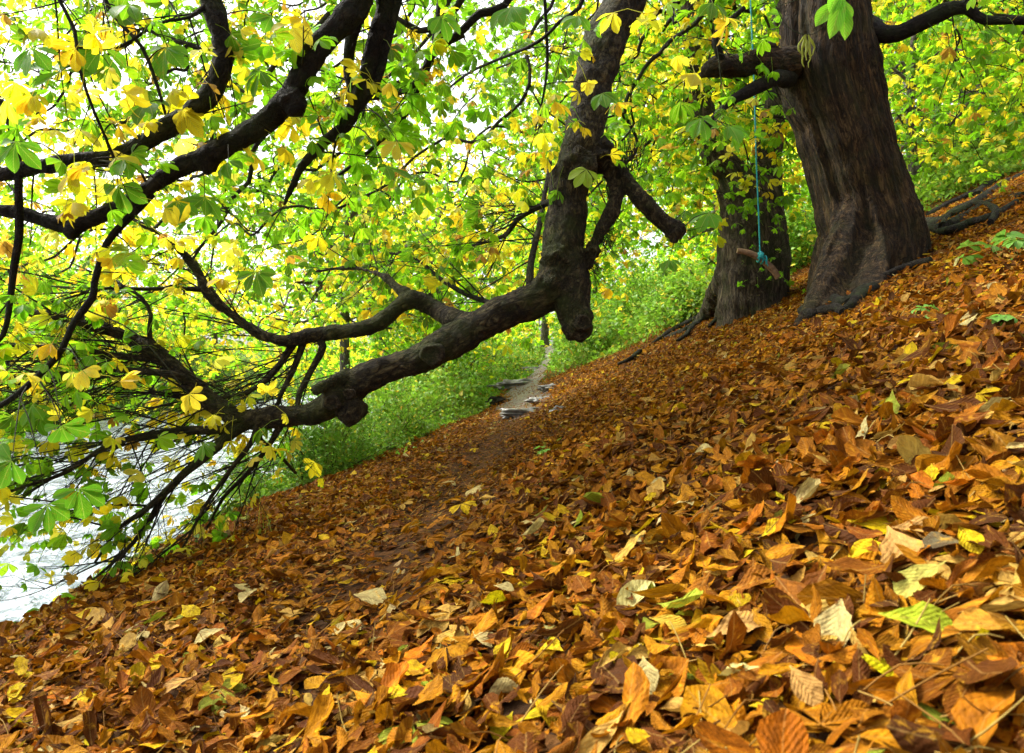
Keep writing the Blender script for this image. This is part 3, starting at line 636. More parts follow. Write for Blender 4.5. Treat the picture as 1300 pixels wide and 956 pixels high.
# the drooping limb
limb = [(960, -560, 20, 6.6), (930, -420, 26, 6.3), (880, -250, 29, 5.9), (835, -110, 29, 5.4), (806, -30, 30, 5.0), (790, 5, 30, 4.9), (766, 60, 31, 4.8), (749, 130, 30, 4.7), (738, 190, 30, 4.65), (722, 240, 29, 4.6), (716, 300, 28, 4.55), (710, 345, 29, 4.5),
        (692, 374, 26, 4.45), (650, 392, 24, 4.4), (610, 412, 24, 4.35), (570, 437, 25, 4.3), (520, 460, 21.5, 4.25), (480, 473, 21, 4.22), (450, 487, 21, 4.2), (430, 508, 20, 4.2), (400, 524, 16, 4.2),
        (360, 528, 15, 4.2), (315, 533, 15, 4.2), (280, 520, 14, 4.2), (245, 490, 13.5, 4.2), (205, 455, 11, 4.2), (160, 428, 9, 4.2), (100, 408, 7, 4.15), (30, 395, 5.5, 4.1), (-60, 380, 4, 4.0)]
lp = hb(limb, step=.05); lp[:, 3] *= np.interp(np.arange(len(lp))/len(lp), [0, .3, 1], [.9, .86, .9])
mb = MB(); tube(mb, lp, 22, lump=.07, seed=1)
tube(mb, hb([(716, 330, 26, 4.5), (722, 365, 26, 4.45), (728, 395, 22, 4.4), (733, 415, 18, 4.4)]), 16, lump=.12)
blob(mb, P(735, 414, 4.38), R(20, 4.4), amp=.16, seed=1); blob(mb, P(744, 402, 4.36), R(12, 4.4), amp=.2, seed=7); blob(mb, P(706, 330, 4.4), R(20, 4.4), amp=.3, seed=8)
blob(mb, P(443, 522, 4.15), R(19, 4.2), amp=.16, seed=2); blob(mb, P(425, 505, 4.12), R(17, 4.2), amp=.2, seed=4); blob(mb, P(455, 520, 4.2), R(12, 4.2), amp=.2, seed=5)
blob(mb, P(548, 450, 4.22), R(15, 4.2), amp=.3, seed=6); blob(mb, P(766, 200, 4.6), R(19, 4.6), amp=.5, seed=9); blob(mb, P(780, 222, 4.6), R(13, 4.6), amp=.6, seed=10)
blob(mb, P(735, 215, 4.5), R(24, 4.5), amp=.25, seed=12); blob(mb, P(700, 360, 4.4), R(22, 4.4), amp=.3, seed=14)
tube(mb, hb([(440, 478, 13, 4.2), (422, 486, 9, 4.08), (398, 499, 7.5, 4.0)]), 10, lump=.1)
# V-shaped upper branch of the limb
vb = hb([(612, 410, 16, 4.4), (577, 406, 13, 4.5), (550, 390, 12.5, 4.6), (524, 380, 12, 4.6), (505, 390, 11, 4.6), (480, 411, 10.5, 4.55), (450, 420, 10, 4.5), (410, 423, 9, 4.5), (364, 433, 8, 4.4), (328, 423, 7, 4.4), (290, 396, 6.5, 4.4), (262, 368, 6, 4.4), (243, 334, 5, 4.4), (200, 295, 4, 4.3), (150, 270, 2.5, 4.3)])
tube(mb, vb, 12, lump=.08)
vb2 = hb([(522, 380, 9, 4.6), (500, 362, 5, 4.7), (480, 347, 4, 4.8), (440, 340, 2.5, 5.0), (400, 345, 2, 5.1)]); tube(mb, vb2, 8, lump=.08)
# right fork
rf = hb([(750, 185, 22, 4.65), (775, 203, 14, 4.6), (797, 232, 11.5, 4.55), (822, 262, 10.5, 4.5), (846, 284, 10.5, 4.5), (862, 296, 12, 4.5)]); tube(mb, rf, 12, lump=.12)
blob(mb, P(857, 294, 4.5), R(12, 4.5), amp=.5, seed=21)
rf2 = hb([(782, 225, 12, 4.6), (782, 250, 9.5, 4.55), (770, 280, 8.5, 4.5), (755, 310, 7, 4.5), (745, 340, 5, 4.5)]); tube(mb, rf2, 10, lump=.2)
blob(mb, P(752, 318, 4.48), R(10, 4.5), amp=.6, seed=22)
limbo = fused(mb, 'limb', .009, [M_LIMB], treeB, lambda c: fract(c, 5, .018)+fract(c, 24, .005, 3), smooth=3, path=lp)
# knots: round scars with a raised rim
def knot(u, v, y, r, d=(0, -1, 0)):
    m = MB(); c = P(u, v, y); d = nrm(np.array(d, float)); a = nrm(np.cross(d, [0, 0, 1.])); b = np.cross(d, a)
    prof = [(0, .02), (.2, .08), (.38, .0), (.55, .10), (.72, .12), (.86, .28), (1., .24), (1.12, 0.), (1.2, -.4)]
    n = 20; th = np.arange(n)/n*6.283; vv = []
    for q, h in prof:
        w = 1+.08*np.sin(3*th+u)+.05*np.sin(5*th); vv.append(c+r*q*(np.cos(th)*w)[:, None]*a*1.15+r*q*(np.sin(th)*w)[:, None]*b+d*r*h)
    i = np.arange(len(prof)-1)[:, None]*n; j = np.arange(n)[None]; k = (j+1) % n
    m.add(np.vstack(vv), np.stack([i+j, i+k, i+n+k, i+n+j], -1).reshape(-1, 4)); o = m.build('knot', M_KNOT, limbo); o.location = (0, 0, 0); return o
knot(549, 450, 4.115, R(12, 4.2)); knot(421, 512, 4.025, R(8, 4.1)); knot(443, 500, 4.07, R(6, 4.1)); knot(741, 410, 4.27, R(9, 4.3), (.4, -1, 0))
# smaller boughs at the left end of the limb and along it
LT = []; LT2 = []; LT3 = []; mbL = MB()
subs = [
 ([(318, 535, 12, 4.2), (298, 547, 10, 4.15), (271, 571, 8, 4.1), (237, 598, 7, 4.0), (210, 625, 6, 3.95), (179, 651, 4.5, 3.9), (150, 672, 3, 3.9), (120, 715, 1.8, 3.85)], 10),
 ([(210, 625, 5, 3.95), (190, 660, 4.2, 3.95), (169, 689, 3.6, 3.9), (135, 722, 2.5, 3.85), (110, 742, 1.5, 3.8)], 5),
 ([(305, 540, 8, 4.2), (270, 546, 7, 4.1), (233, 547, 6.5, 4.1), (180, 554, 5, 4.0), (135, 567, 4.2, 3.95), (81, 601, 3.2, 3.9), (30, 618, 2.5, 3.8), (-30, 640, 1.5, 3.8)], 14),
 ([(240, 485, 8, 4.2), (203, 459, 6, 4.2), (152, 452, 5, 4.15), (85, 442, 4, 4.1), (0, 440, 3, 4.0), (-50, 445, 2, 4.0)], 12),
 ([(245, 490, 8, 4.2), (220, 476, 6.5, 4.1), (142, 469, 5, 4.1), (101, 474, 4, 4.0), (40, 478, 3, 4.), (-40, 480, 2, 4.)], 12),
 ([(330, 530, 8, 4.2), (320, 560, 4.5, 4.1), (290, 600, 3.6, 4.05), (262, 640, 2.8, 4.), (235, 690, 1.8, 4.), (225, 705, 1.2, 4.)], 5),
 ([(360, 532, 7, 4.2), (345, 560, 4, 4.2), (315, 600, 3.2, 4.2), (285, 630, 2.4, 4.3), (262, 672, 1.5, 4.4)], 5),
 ([(400, 425, 6, 4.5), (410, 440, 5, 4.45), (395, 470, 4.2, 4.4), (380, 500, 4, 4.3), (378, 515, 3.5, 4.25), (372, 528, 3, 4.2)], 3),
 ([(375, 432, 6, 4.45), (350, 470, 4.5, 4.4), (320, 495, 3.5, 4.3), (280, 505, 2.8, 4.2), (220, 500, 2, 4.2)], 8),
 ([(388, 428, 5, 4.45), (372, 470, 4, 4.4), (355, 505, 3, 4.3), (352, 520, 2.2, 4.3)], 4),
 ([(262, 368, 4, 4.4), (230, 366, 3, 4.35), (180, 367, 2.6, 4.3), (135, 366, 2.2, 4.2), (80, 380, 1.6, 4.2), (10, 400, 1, 4.2)], 8),
 ([(220, 455, 5, 4.2), (190, 430, 3.6, 4.2), (192, 400, 3, 4.2), (180, 378, 2.6, 4.2), (160, 365, 2.2, 4.2), (125, 345, 1.5, 4.2)], 5),
 ([(672, 372, 6, 4.6), (675, 330, 4.5, 4.8), (684, 290, 4.2, 5.0), (690, 255, 3.6, 5.2), (700, 200, 2.5, 5.4)], 6),
 ([(640, 395, 7, 4.5), (618, 383, 3.6, 4.7), (595, 375, 3.4, 4.8), (560, 355, 3, 5.), (530, 330, 2, 5.2), (490, 320, 1.5, 5.4)], 7),
 ([(712, 250, 8, 4.6), (694, 258, 4.5, 4.8), (662, 274, 4, 5.1), (650, 288, 3.4, 5.3), (638, 300, 3, 5.5), (600, 312, 2, 5.8)], 7),
 ([(345, 533, 6, 4.2), (330, 555, 3, 4.6), (352, 575, 2.5, 5.), (375, 600, 2, 5.5)], 3),
]
for i, (pts, nt) in enumerate(subs):
    m = MB(); h = hb(pts, step=.05); h[:, 3] *= .82 if i < 6 else .92; tube(m, h, 9, lump=.12, seed=i); m.build('branch', M_LIMB if i not in (13, 14) else M_DARKLIMB, treeB)
    twigs(mbL, h, nt+2, .68, .0058, (-.55, -.05, -.28), (-.25, 0, -.45), LT if i not in (0, 1, 5, 6, 15) else LT2, 2, t0=.15, sub=4, curl=.9)
twigs(mbL, lp[int(len(lp)*.80):], 16, .8, .006, (-.4, 0, .1), (-.3, 0, -.4), LT, 2, sub=3)
twigs(mbL, vb[int(len(vb)*.45):], 18, .7, .005, (-.4, 0, 0), (-.2, 0, -.7), LT, 2, sub=3)
for i_ in (2, 3, 4, 8, 10, 9):
    twigs(mbL, hb(subs[i_][0], step=.05), 8, 1.6, .0046, (-1.0, 0, -.12), (-.35, 0, -.55), LT3, 1, t0=.1, sub=5, curl=.8, wig=.16, spread=.55)
twigs(mbL, lp[int(len(lp)*.72):], 12, 1.6, .0055, (-1., 0, -.1), (-.3, 0, -.7), LT3, 1, sub=5, curl=.8, wig=.16, spread=.6)
twigs(mbL, vb2, 8, .7, .0045, (-.4, .2, .2), (-.2, 0, -.4), LT, 2, sub=3)
# brush of thin shoots on the fork
def shoots(mbx, c, n, L, up=1., tips=None, sp=.9):
    for _ in range(n):
        w = walk(c+RG.normal(0, .035, 3), nrm(np.array([.15, -.2, up])+RG.normal(0, sp, 3)*.6), L*random.uniform(.5, 1.3), .0032, (0, 0, .2), .3, .04); tube(mbx, w, 3, 0, cap=False)
        if tips is not None: tips.append((w[-1, :3], nrm(w[-1, :3]-w[-2, :3])))
shoots(mbL, P(800, 212, 4.45), 46, .20); shoots(mbL, P(765, 300, 4.45), 40, .16, -.7); shoots(mbL, P(750, 330, 4.45), 30, .14, -.6)
tp = []; shoots(mbL, P(735, 200, 4.4), 10, .22, .6, tp); shoots(mbL, P(862, 290, 4.4), 10, .12, .4)
def pyl(q): return np.clip(.62-.05*q[:, 2]+.25*np.sin(q[:, 0]*2.1+q[:, 1]), .1, .9)
near_leaves(mbL, LT, .25, .10, pyl); near_leaves(mbL, LT2, .11, .085, .55); near_leaves(mbL, LT3, .42, .088, .55); near_leaves(mbL, tp, .8, .12, .5)
near_leaves(mbL, cr_tips, .6, .13, .3) if False else None
near_leaves(mbT, cr_tips, .4, .12, .35)
# hanging spray of leaves beyond the limb and round the trunk: boughs reaching out of the crown overhead
def spray(seeds, boxes, per, size, py, mbx, T=T_LOW, spread=.17, r0=.0035, nl=5, pw=.42):
    att = np.vstack([np.array([RG.uniform(b[0], b[1]), RG.uniform(b[2], b[3]), 0]) if False else
          np.stack([RG.uniform(b[0], b[1], b[6]), RG.uniform(b[2], b[3], b[6]), RG.uniform(b[4], b[5], b[6])], -1) for b in boxes])
    att = att[att[:, 2] > gz(att[:, 0], att[:, 1], False)+.45]
    Pt, D, kd = grow_crown(mbx, seeds, att, r0=r0, pw=pw, rmax=.05, sag=.03, wlen=.35)
    leaf_on(mbx, Pt, D, per, size, py, T=T, nl=nl, spread=spread)
pyc = lambda q: np.clip(.38+.35*np.sin(q[:, 0]*1.6+q[:, 2]*1.2), .08, .9)
spray(np.vstack([lp[:int(len(lp)*.16):3], tb[len(tb)//2::2]]), [(-3.8, 1.3, 6, 10.5, .9, 5.4, 620), (.9, 2.4, 7.4, 10, 2.2, 5.2, 140), (-6.5, -2.6, 5.5, 9.5, 1.6, 5.9, 540), (-7, -3.6, 6.5, 9.5, -.6, 1.6, 130)], 7, .108, pyc, mbL)
spray(tb[len(tb)//2::2], [(4.4, 8.2, 7.2, 10, 2.6, 5.6, 230), (1.6, 4.0, 8.2, 10.5, 2.3, 5.4, 150)], 7, .115, lambda q: pyc(q)*.8, mbT)
mbL.build('crown', [M_TWIG, M_LEAF], treeB).data.name = 'crown'
o = mbT.build('crown', [M_TWIG, M_LEAF], treeB)

# ---- second thick trunk, behind
CY = 8.7
treeC = empty('chestnut_tree', (P(950, 395, CY)[0], CY, float(gz(P(950, 395, CY)[0], CY))), 'second thick trunk behind the rope swing, with mossy roots spreading down the slope', 'tree')
c_path = hb([(955, 450, 46), (955, 400, 42), (955, 350, 40), (952, 300, 38), (944, 260, 32), (925, 220, 22), (904, 190, 16), (893, 150, 14), (886, 100, 14), (880, 40, 13), (872, -40, 12), (860, -200, 10)], CY, .1)
c2 = hb([(962, 380, 34), (972, 320, 30), (968, 260, 24), (975, 200, 17), (985, 120, 14), (992, 40, 12), (1000, -120, 9)], CY+.25, .1)
mb = MB(); tube(mb, c_path, 28, lump=.09, seed=9); tube(mb, c2, 24, lump=.09, seed=5)
BYs = BY; BY = CY
buttress((935, 330), 0, (888, 407), .20, .08); buttress((940, 340), 0, (915, 402), .2, .08); buttress((960, 330), 0, (945, 400), .18, .07); buttress((975, 330), 0, (995, 372), .2, .06)
BY = BYs
fused(mb, 'trunk', .025, [mat_bark('pale_bark', (.075,.054,.034), (.21,.16,.10), (.012,.008,.005), zs=.2, mossamt=.45, moss=(.05,.07,.015))], treeC, lambda co: np.array([(1-abs(mn.noise(Vector((x*5, y*5, z*.7))))*2.2)*.03+mn.fractal(Vector((x*15, y*15, z*3)), 1., 2., 3)*.014 for x, y, z in co.tolist()])-.015, path=c_path)
for pts, r in ((((895, 402), (875, 412), (850, 425), (828, 438)), (.09, .035)), (((890, 412), (868, 424), (845, 432)), (.06, .03)), (((882, 415), (872, 430), (860, 438)), (.05, .02)), (((996, 340), (1015, 325), (1035, 318)), (.05, .03)),
               (((812, 452), (800, 462), (785, 468)), (.04, .02)), (((930, 402), (910, 412), (900, 420)), (.05, .02))):
    q = [(*ray_ground(*p), .10) for p in pts]; mr = MB(); tube(mr, ground_root(q, r), 10, lump=.2, seed=pts[0][0]); mr.build('root', M_ROOT, treeC)
mb = MB()
spray(np.vstack([c_path[len(c_path)//2::2], c2[len(c2)//2::2]]), [(.8, 6.0, 9.2, 12.5, 2.3, 6.6, 300), (-.6, 2.6, 9.5, 13, 1.9, 5.5, 200)], 6, .13, pyc, mb)
spray(np.vstack([c_path[len(c_path)//2::2]]), [(1.75, 3.1, 7.7, 8.2, 1.75, 4.4, 90)], 5, .12, .35, mb)
# low leafy shoots on the dark side of the trunk
tp = []; shoots(mb, P(975, 330, 8.3), 30, .6, .6, tp, 1.1); shoots(mb, P(965, 360, 8.2), 12, .4, .3, tp, 1.1); near_leaves(mb, tp, .8, .07, .05, T=T_LOW)
mb.build('crown', [M_TWIG, M_LEAF], treeC)

# ---- tree whose dark boughs arch in from overhead; its trunk stands behind and to the right of the camera
tx, ty = 2.3, -1.6; tz = float(gz(tx, ty))
treeD = empty('chestnut_tree', (tx, ty, tz), 'dark boughs of the overhanging tree curving across the upper left', 'tree')
mb = MB(); td = spline([(tx+.05, ty, tz-.4, .62), (tx, ty, tz+.1, .48), (tx-.1, ty+.1, 1.6, .36), (tx-.25, ty+.25, 3.2, .32), (tx-.5, ty+.5, 4.8, .27), (tx-.6, ty+.6, 7, .2), (tx-.6, ty+.7, 10, .1)], .12)
tube(mb, td, 30, lump=.08, seed=3)
fused(mb, 'trunk', .04, [M_BARK], treeD, lambda c: fract(c, 5, .04, 4, .25), path=td)
D2 = [(0, 267, 8), (51, 278, 8.5), (91, 287, 10.5), (142, 267, 9.5), (190, 240, 10.5), (220, 217, 11), (257, 200, 13), (305, 176, 14), (338, 152, 14.5), (369, 122, 15.5), (389, 81, 15), (413, 51, 15), (440, 22, 16), (462, -20, 17)]
D1 = [(0, 222, 9), (85, 206, 9.5), (149, 200, 10.5), (190, 176, 11), (237, 146, 12), (271, 115, 12.5), (284, 68, 13), (275, 22, 14), (262, -25, 14)]
D4 = [(360, 262, 2.5), (372, 235, 4.5), (388, 205, 6), (413, 180, 6.5), (440, 158, 7.5), (450, 135, 9), (467, 95, 11), (481, 40, 12), (492, -15, 13)]
def ext(l, y, tail, head=None):
    o = [np.append(P(u, v, y), R(r, y)) for u, v, r in l]
    if head: o = [np.append(P(*h[:2], y*.99), R(h[2], y)) for h in head]+o
    return spline(o+[np.array(t) for t in tail], .05)
d2 = ext(D2, 3.3, [(-.52, 3.1, 2.5, .065), (-.1, 2.4, 3.4, .085), (.7, 1.0, 4.2, .11), (tx-.5, ty+.5, 4.5, .15)], [(-90, 262, 6)])
d1 = ext(D1, 3.2, [(-1.45, 3.15, 2.4, .055), (-1.1, 2.9, 3.1, .06), (-.2, 2.5, 3.4, .07)], [(-90, 235, 7)])
d4 = ext(D4, 3.5, [(-.55, 3.3, 2.6, .05), (-.1, 2.6, 3.35, .055)])
DT = []; mbD = MB()
for i, h in enumerate((d2, d1, d4)):
    m = MB(); tube(m, h, 16, lump=.09, seed=i*3+1)
    if i == 0: blob(m, P(90, 294, 3.28), R(10, 3.3), amp=.4, seed=3); blob(m, P(372, 130, 3.27), R(17, 3.3), amp=.35, seed=8); blob(m, P(262, 208, 3.3), R(12, 3.3), amp=.5, seed=9)
    fused(m, 'limb', .009, [M_DARKLIMB], treeD, lambda c: fract(c, 9, .011)+fract(c, 30, .004, 3), smooth=2, path=h)
    twigs(mbD, h[:int(len(h)*.62)], 20, .62, .0055, (-.3, .55, -.05), (-.1, .3, -.25), DT, 2, sub=3, spread=1.05)
dsub = [([(-10, 120, 5, 3.2), (0, 129, 5, 3.2), (14, 160, 4.5, 3.2), (22, 200, 4.5, 3.2), (24, 250, 4.8, 3.2), (24, 300, 5, 3.25), (18, 340, 4.5, 3.3), (13, 380, 4, 3.3), (4, 425, 3.5, 3.3), (-20, 450, 3, 3.3)], 6),
  ([(190, 244, 7, 3.3), (165, 275, 5, 3.3), (135, 310, 4.2, 3.3), (120, 360, 4.3, 3.3), (118, 378, 5, 3.3), (95, 408, 4.4, 3.3), (84, 432, 4, 3.3), (71, 455, 4.2, 3.3), (34, 490, 4, 3.3), (0, 515, 3.6, 3.3), (-40, 530, 3, 3.3)], 9),
  ([(662, -40, 5, 3.9), (640, 8, 5, 3.9), (609, 17, 5.5, 3.9), (589, 37, 5, 3.9), (560, 60, 4.5, 3.95), (548, 71, 4.5, 3.95), (535, 95, 4, 4.), (520, 112, 4, 4.), (491, 122, 3.4, 4.), (462, 126, 2.5, 4.)], 9),
  ([(548, 76, 4, 4.), (530, 118, 3.6, 4.), (512, 150, 3, 4.1), (480, 182, 2.4, 4.2), (440, 215, 2, 4.3), (400, 240, 1.5, 4.4)], 8),
  ([(745, -20, 3.2, 4.), (735, 10, 3, 4.), (710, 28, 2.6, 4.), (697, 42, 2.4, 4.1), (670, 60, 2, 4.2), (600, 90, 1.6, 4.6), (560, 120, 1.2, 5.)], 8),
  ([(560, -30, 3.5, 4.2), (555, 30, 3., 4.2), (552, 60, 2.8, 4.2), (590, 45, 2, 4.2)], 3),
  ([(690, -40, 2.2, 4.2), (693, 30, 2, 4.3), (695, 80, 2, 4.4), (690, 120, 1.5, 4.4), (680, 165, 1., 4.5)], 4),
  ([(472, -20, 12, 3.45), (455, 15, 11, 3.45), (446, 50, 8, 3.45), (442, 90, 6, 3.5), (447, 130, 5, 3.5), (432, 160, 4, 3.5)], 8),
  ([(510, -20, 6, 3.5), (500, 20, 6, 3.5), (488, 70, 5.5, 3.5), (478, 105, 5, 3.5), (455, 140, 4, 3.5)], 8),
  ([(265, 5, 4, 3.2), (240, 22, 2.2, 3.1), (200, 30, 2, 3.0), (150, 60, 1.6, 3.), (90, 60, 1.2, 3.)], 6),
  ([(120, -30, 3, 3.), (145, 20, 2.4, 3.), (180, 60, 2.2, 3.), (200, 110, 2., 3.), (210, 145, 1.6, 3.)], 7),
  ([(60, -30, 2.4, 2.9), (95, 40, 2.2, 2.9), (97, 70, 2, 2.9), (115, 130, 2, 2.9), (145, 200, 1.6, 3.)], 7),
  ([(860, -40, 2, 3.1), (855, 30, 1.8, 3.), (880, 5, 1.5, 3.)], 2),
]
for i, (pts, nt) in enumerate(dsub):
    m = MB(); h = hb(pts, step=.05); tube(m, h, 8, lump=.14, seed=i+40); m.build('branch', M_DARKLIMB, treeD)
    twigs(mbD, h, nt, .5, .004, (-.1, .45, -.1), (-.15, .3, -.35), DT, 2, t0=.1, sub=3, spread=1.05)
# a thin overhead bough carries the leaf sprays hanging in front of the massive trunk
fr = spline([(tx-.5, ty+.6, 4.4, .05), (1.6, .4, 3.6, .03), (1.35, 1.6, 2.3, .014), (1.18, 2.35, 1.5, .006), (1.12, 2.5, 1.34, .003)], .06)
m = MB(); tube(m, fr, 8); m.build('branch', M_DARKLIMB, treeD)
near_leaves(mbD, DT, .36, .105, lambda q: np.clip(.42+.3*np.sin(q[:, 0]*2.7)-.0*q[:, 2], .05, .85))
# chosen leaves the photograph shows large
hero = [(325, 345, 3.4, .115, 0), (490, 212, 3.2, .125, 0), (505, 180, 3.2, .10, 1), (78, 90, 2.9, .15, 0), (130, 60, 3., .15, 0), (40, 60, 2.9, .12, 0), (210, 60, 3., .14, 0), (100, 620, 3., .12, 0), (78, 540, 3., .11, 0), (15, 585, 2.8, .12, 0),
        (60, 640, 3., .11, 0), (260, 250, 3.2, .10, 0), (225, 255, 3.1, .11, 0), (290, 205, 3.1, .10, 0), (330, 90, 3.1, .12, 0), (190, 130, 3., .12, 0), (20, 180, 2.9, .13, 0), (95, 215, 3., .11, 1), (150, 235, 3.1, .12, 0), (560, 20, 3.5, .12, 0), (650, 8, 3.2, .14, 0),
        (735, 20, 3.4, .10, 0), (765, 118, 4.3, .12, 0), (745, 215, 4.2, .12, 2), (105, 470, 3.1, .09, 1), (240, 500, 3.2, .08, 1), (890, 150, 5., .16, 0), (925, 160, 5.2, .18, 0), (850, 330, 4.3, .10, 0), (900, 270, 4.6, .14, 0), (170, 320, 3.3, .12, 2), (300, 50, 3.2, .12, 1), (370, 30, 3.2, .13, 1), (345, 20, 3.3, .12, 0)]
hp = np.array([P(u, v, y) for u, v, y, s, k in hero]); n = len(hp); hc = np.array([[.06,.26,.015], [.72,.56,.04], [.3,.46,.03]])[[k for *_, k in hero]]*RG.normal(1, .1, (n, 1))
up = nrm(np.array([0, -.75, .6])+RG.normal(0, .28, (n, 3))); al = nrm(np.array([.0, -.3, -.8])+RG.normal(0, .45, (n, 3)))
palmate(mbD, hp, up, al, np.array([s for *_, s, k in hero])*1.15, hc, T_HI, 5, 1, wr=.46, droop=.2)
tw = np.vstack([d[:, :3] for d in (d2, d1, d4)]+[hb(p, step=.05)[:, :3] for p, _ in dsub]+[lp[:, :3], rf[:, :3]])
for q in hp:                                               # each hangs from the closest bough on a thin twig
    a = tw[np.argmin(np.linalg.norm(tw-q, axis=1))]; L = np.linalg.norm(a-q)
    tube(mbD, spline([np.append(a, .004), np.append((a+q)/2+[0, 0, .12*L], .003), np.append(q, .0015)], .06), 4, 0, cap=False)
hl = [(1040, 8, 1.0), (1062, 2, 1.5), (1075, 12, 1.3), (1088, 38, .9), (1052, 20, .8)]
e = P(1066, -6, 2.5)
tube(mbD, spline([(1.12, 2.5, 1.34, .003), np.append(e, .002)], .05), 4, 0, cap=False)
for k, (u, v, s) in enumerate(hl):
    q = P(u, v, 2.45); d = nrm(q-e+np.array([0, 0, -.02])); Rm = frames(nrm(np.array([[.1*k-.2, -1., .35]])), d[None])
    leaves(mbD, T_HI, e[None]+RG.normal(0, .008, (1, 3)), Rm, np.array([.135*s]), np.array([.055]), np.array([[.16, .46, .03]]), 1, fold=.3, bend=-.15)
# the shrivelled leaf on its curved stalk
e = P(1024, 44, 2.5); st = spline([np.append(P(985, 8, 2.5), .0018), np.append(P(1000, 34, 2.5), .0018), np.append(e, .0018), np.append(P(1045, 34, 2.5), .0015), np.append(P(1066, -6, 2.5), .0015)], .02); tube(mbD, st, 5, 0, cap=False)
tube(mbD, spline([(1.12, 2.5, 1.34, .002), np.append(P(985, 8, 2.5), .0016)], .05), 4, 0, cap=False)
for a, ln in ((-.9, 30), (-.45, 40), (-.1, 34), (.35, 42), (.8, 28)):
    pts = []
    for t in np.linspace(0, 1, 8):
        pts.append(np.append(P(1024+a*13*math.sin(t*2.5+.15)+random.uniform(-1.2, 1.2), 44+ln*t, 2.5)+[0, .012*math.sin(a*9)*t, 0], .0042*math.sin(.25+t*2.7)*random.uniform(.5, 1.3)+.0006))
    tube(mbD, spline(pts, .008), 6, 1, (.13, .13, .02), lump=.3)
mbD.build('crown', [M_TWIG, M_LEAF], treeD)

# ---- rope swing with a stick seat
RY = 7.4; top = P(957, 30, RY+.2)
sw = empty('rope_swing', P(966, 328, RY), 'thin teal rope with a short stick tied to its end as a swing seat', 'rope swing')
m = MB(); tube(m, spline([np.append(P(950, -60, RY+.3), .008), np.append(P(957, 100, RY+.1), .008), np.append(P(960, 200, RY), .008), np.append(P(963, 270, RY), .008), np.append(P(965, 325, RY), .008)], .1), 7)
m.build('rope', M_ROPE, sw)
m = MB(); tube(m, hb([(936, 318, 3.5), (950, 321, 4), (966, 329, 4.3), (980, 341, 4.5), (988, 353, 4)], RY, .03), 10, lump=.12); m.build('stick', M_STICK, sw)
m = MB(); blob(m, P(966, 325, RY-.03), .036, (1, 1, 1.1), .5, 4, 12)
for a in (-.03, 0, .03):
    th = np.linspace(0, 6.283, 17); c = P(967, 329, RY)+[a, 0, -a*.5]; rr = .046; tube(m, np.stack([c[0]+0*th+a*.2, c[1]+rr*np.cos(th), c[2]+rr*np.sin(th), np.full(17, .009)], -1), 6, cap=False)
tube(m, hb([(966, 326, 1), (972, 331, .8), (975, 338, .6)], RY-.05, .02), 5); m.build('knot', M_ROPE, sw)
# bough that carries it
m = MB(); h = hb([(1045, -50, 14, 6.9), (1010, -68, 10, 7.6), (950, -62, 8, 8.3), (900, -60, 6, 8.8)]); tube(m, h, 10, lump=.1); m.build('branch', M_DARKLIMB, treeB)

# ---- stones crossing the path
st = [(655, 488, 58, 10, 'flat dark slab forming the far step of the path'), (700, 491, 34, 8, 'small dark stone beside the far step of the path, hill side'), (668, 524, 62, 12, 'long grey slab forming the nearer step of the path'),
      (714, 520, 34, 10, 'dark stone at the hill end of the nearer step'), (634, 511, 30, 14, 'mossy dark stone on the river side edge of the path'), (690, 507, 40, 8, 'flat grey stone between the two steps of the path'), (672, 470, 40, 7, 'low slab across the path above the two steps')]
for i, (u, v, w, hgt, l) in enumerate(st):
    x, y = ray_ground(u, v+2); s = w/F*y*.5; m = MB()
    blob(m, (x, y, float(gz(x, y))+.0), s, (1, .55, max(.24, hgt/w*1.15)), .6, i+30, 26); tag(m.build('stone', M_ROCK if i not in (4,) else M_ROOT), l, 'stone', 'stones stepping up across the muddy path')
# root crossing the path
# ---- fern, seedlings, bank shrubs
def fern(u, v, L, n, label):
    x, y = ray_ground(u, v); z = float(gz(x, y)); t = empty('fern', (x, y, z), label, 'fern'); m = MB()
    for i in range(n):
        a = i/n*6.283+random.uniform(-.3, .3); w = walk((x, y, z), (math.cos(a)*.7, math.sin(a)*.7, 1.), L*random.uniform(.7, 1.1), .004, (math.cos(a)*1.2, math.sin(a)*1.2, -1.2), .08, .03)
        tube(m, w, 4, 0, (.2, .3, .05), cap=False); k = np.arange(3, len(w)-1); p = w[k, :3]; tg = nrm(w[k+1, :3]-p)
        for s in (-1, 1):
            side = nrm(np.cross(tg, [0, 0, 1.]))*s; al = nrm(side+tg*.5); up = nrm(np.cross(al, tg)*-s+[0, 0, .8]); q = 1-(k/len(w))**1.5
            leaves(m, T_LOW, p, frames(up, al), L*.26*q+.01, (L*.26*q+.01)*.28, np.tile([[.13, .34, .03]], (len(k), 1))*RG.normal(1, .15, (len(k), 1)), 0)
    m.build('frond', M_PLANT, t)
fern(765, 440, .5, 13, 'light green fern at the hill side of the path')
fern(745, 452, .38, 10, 'smaller fern in front of the hill side fern, nearer the path')
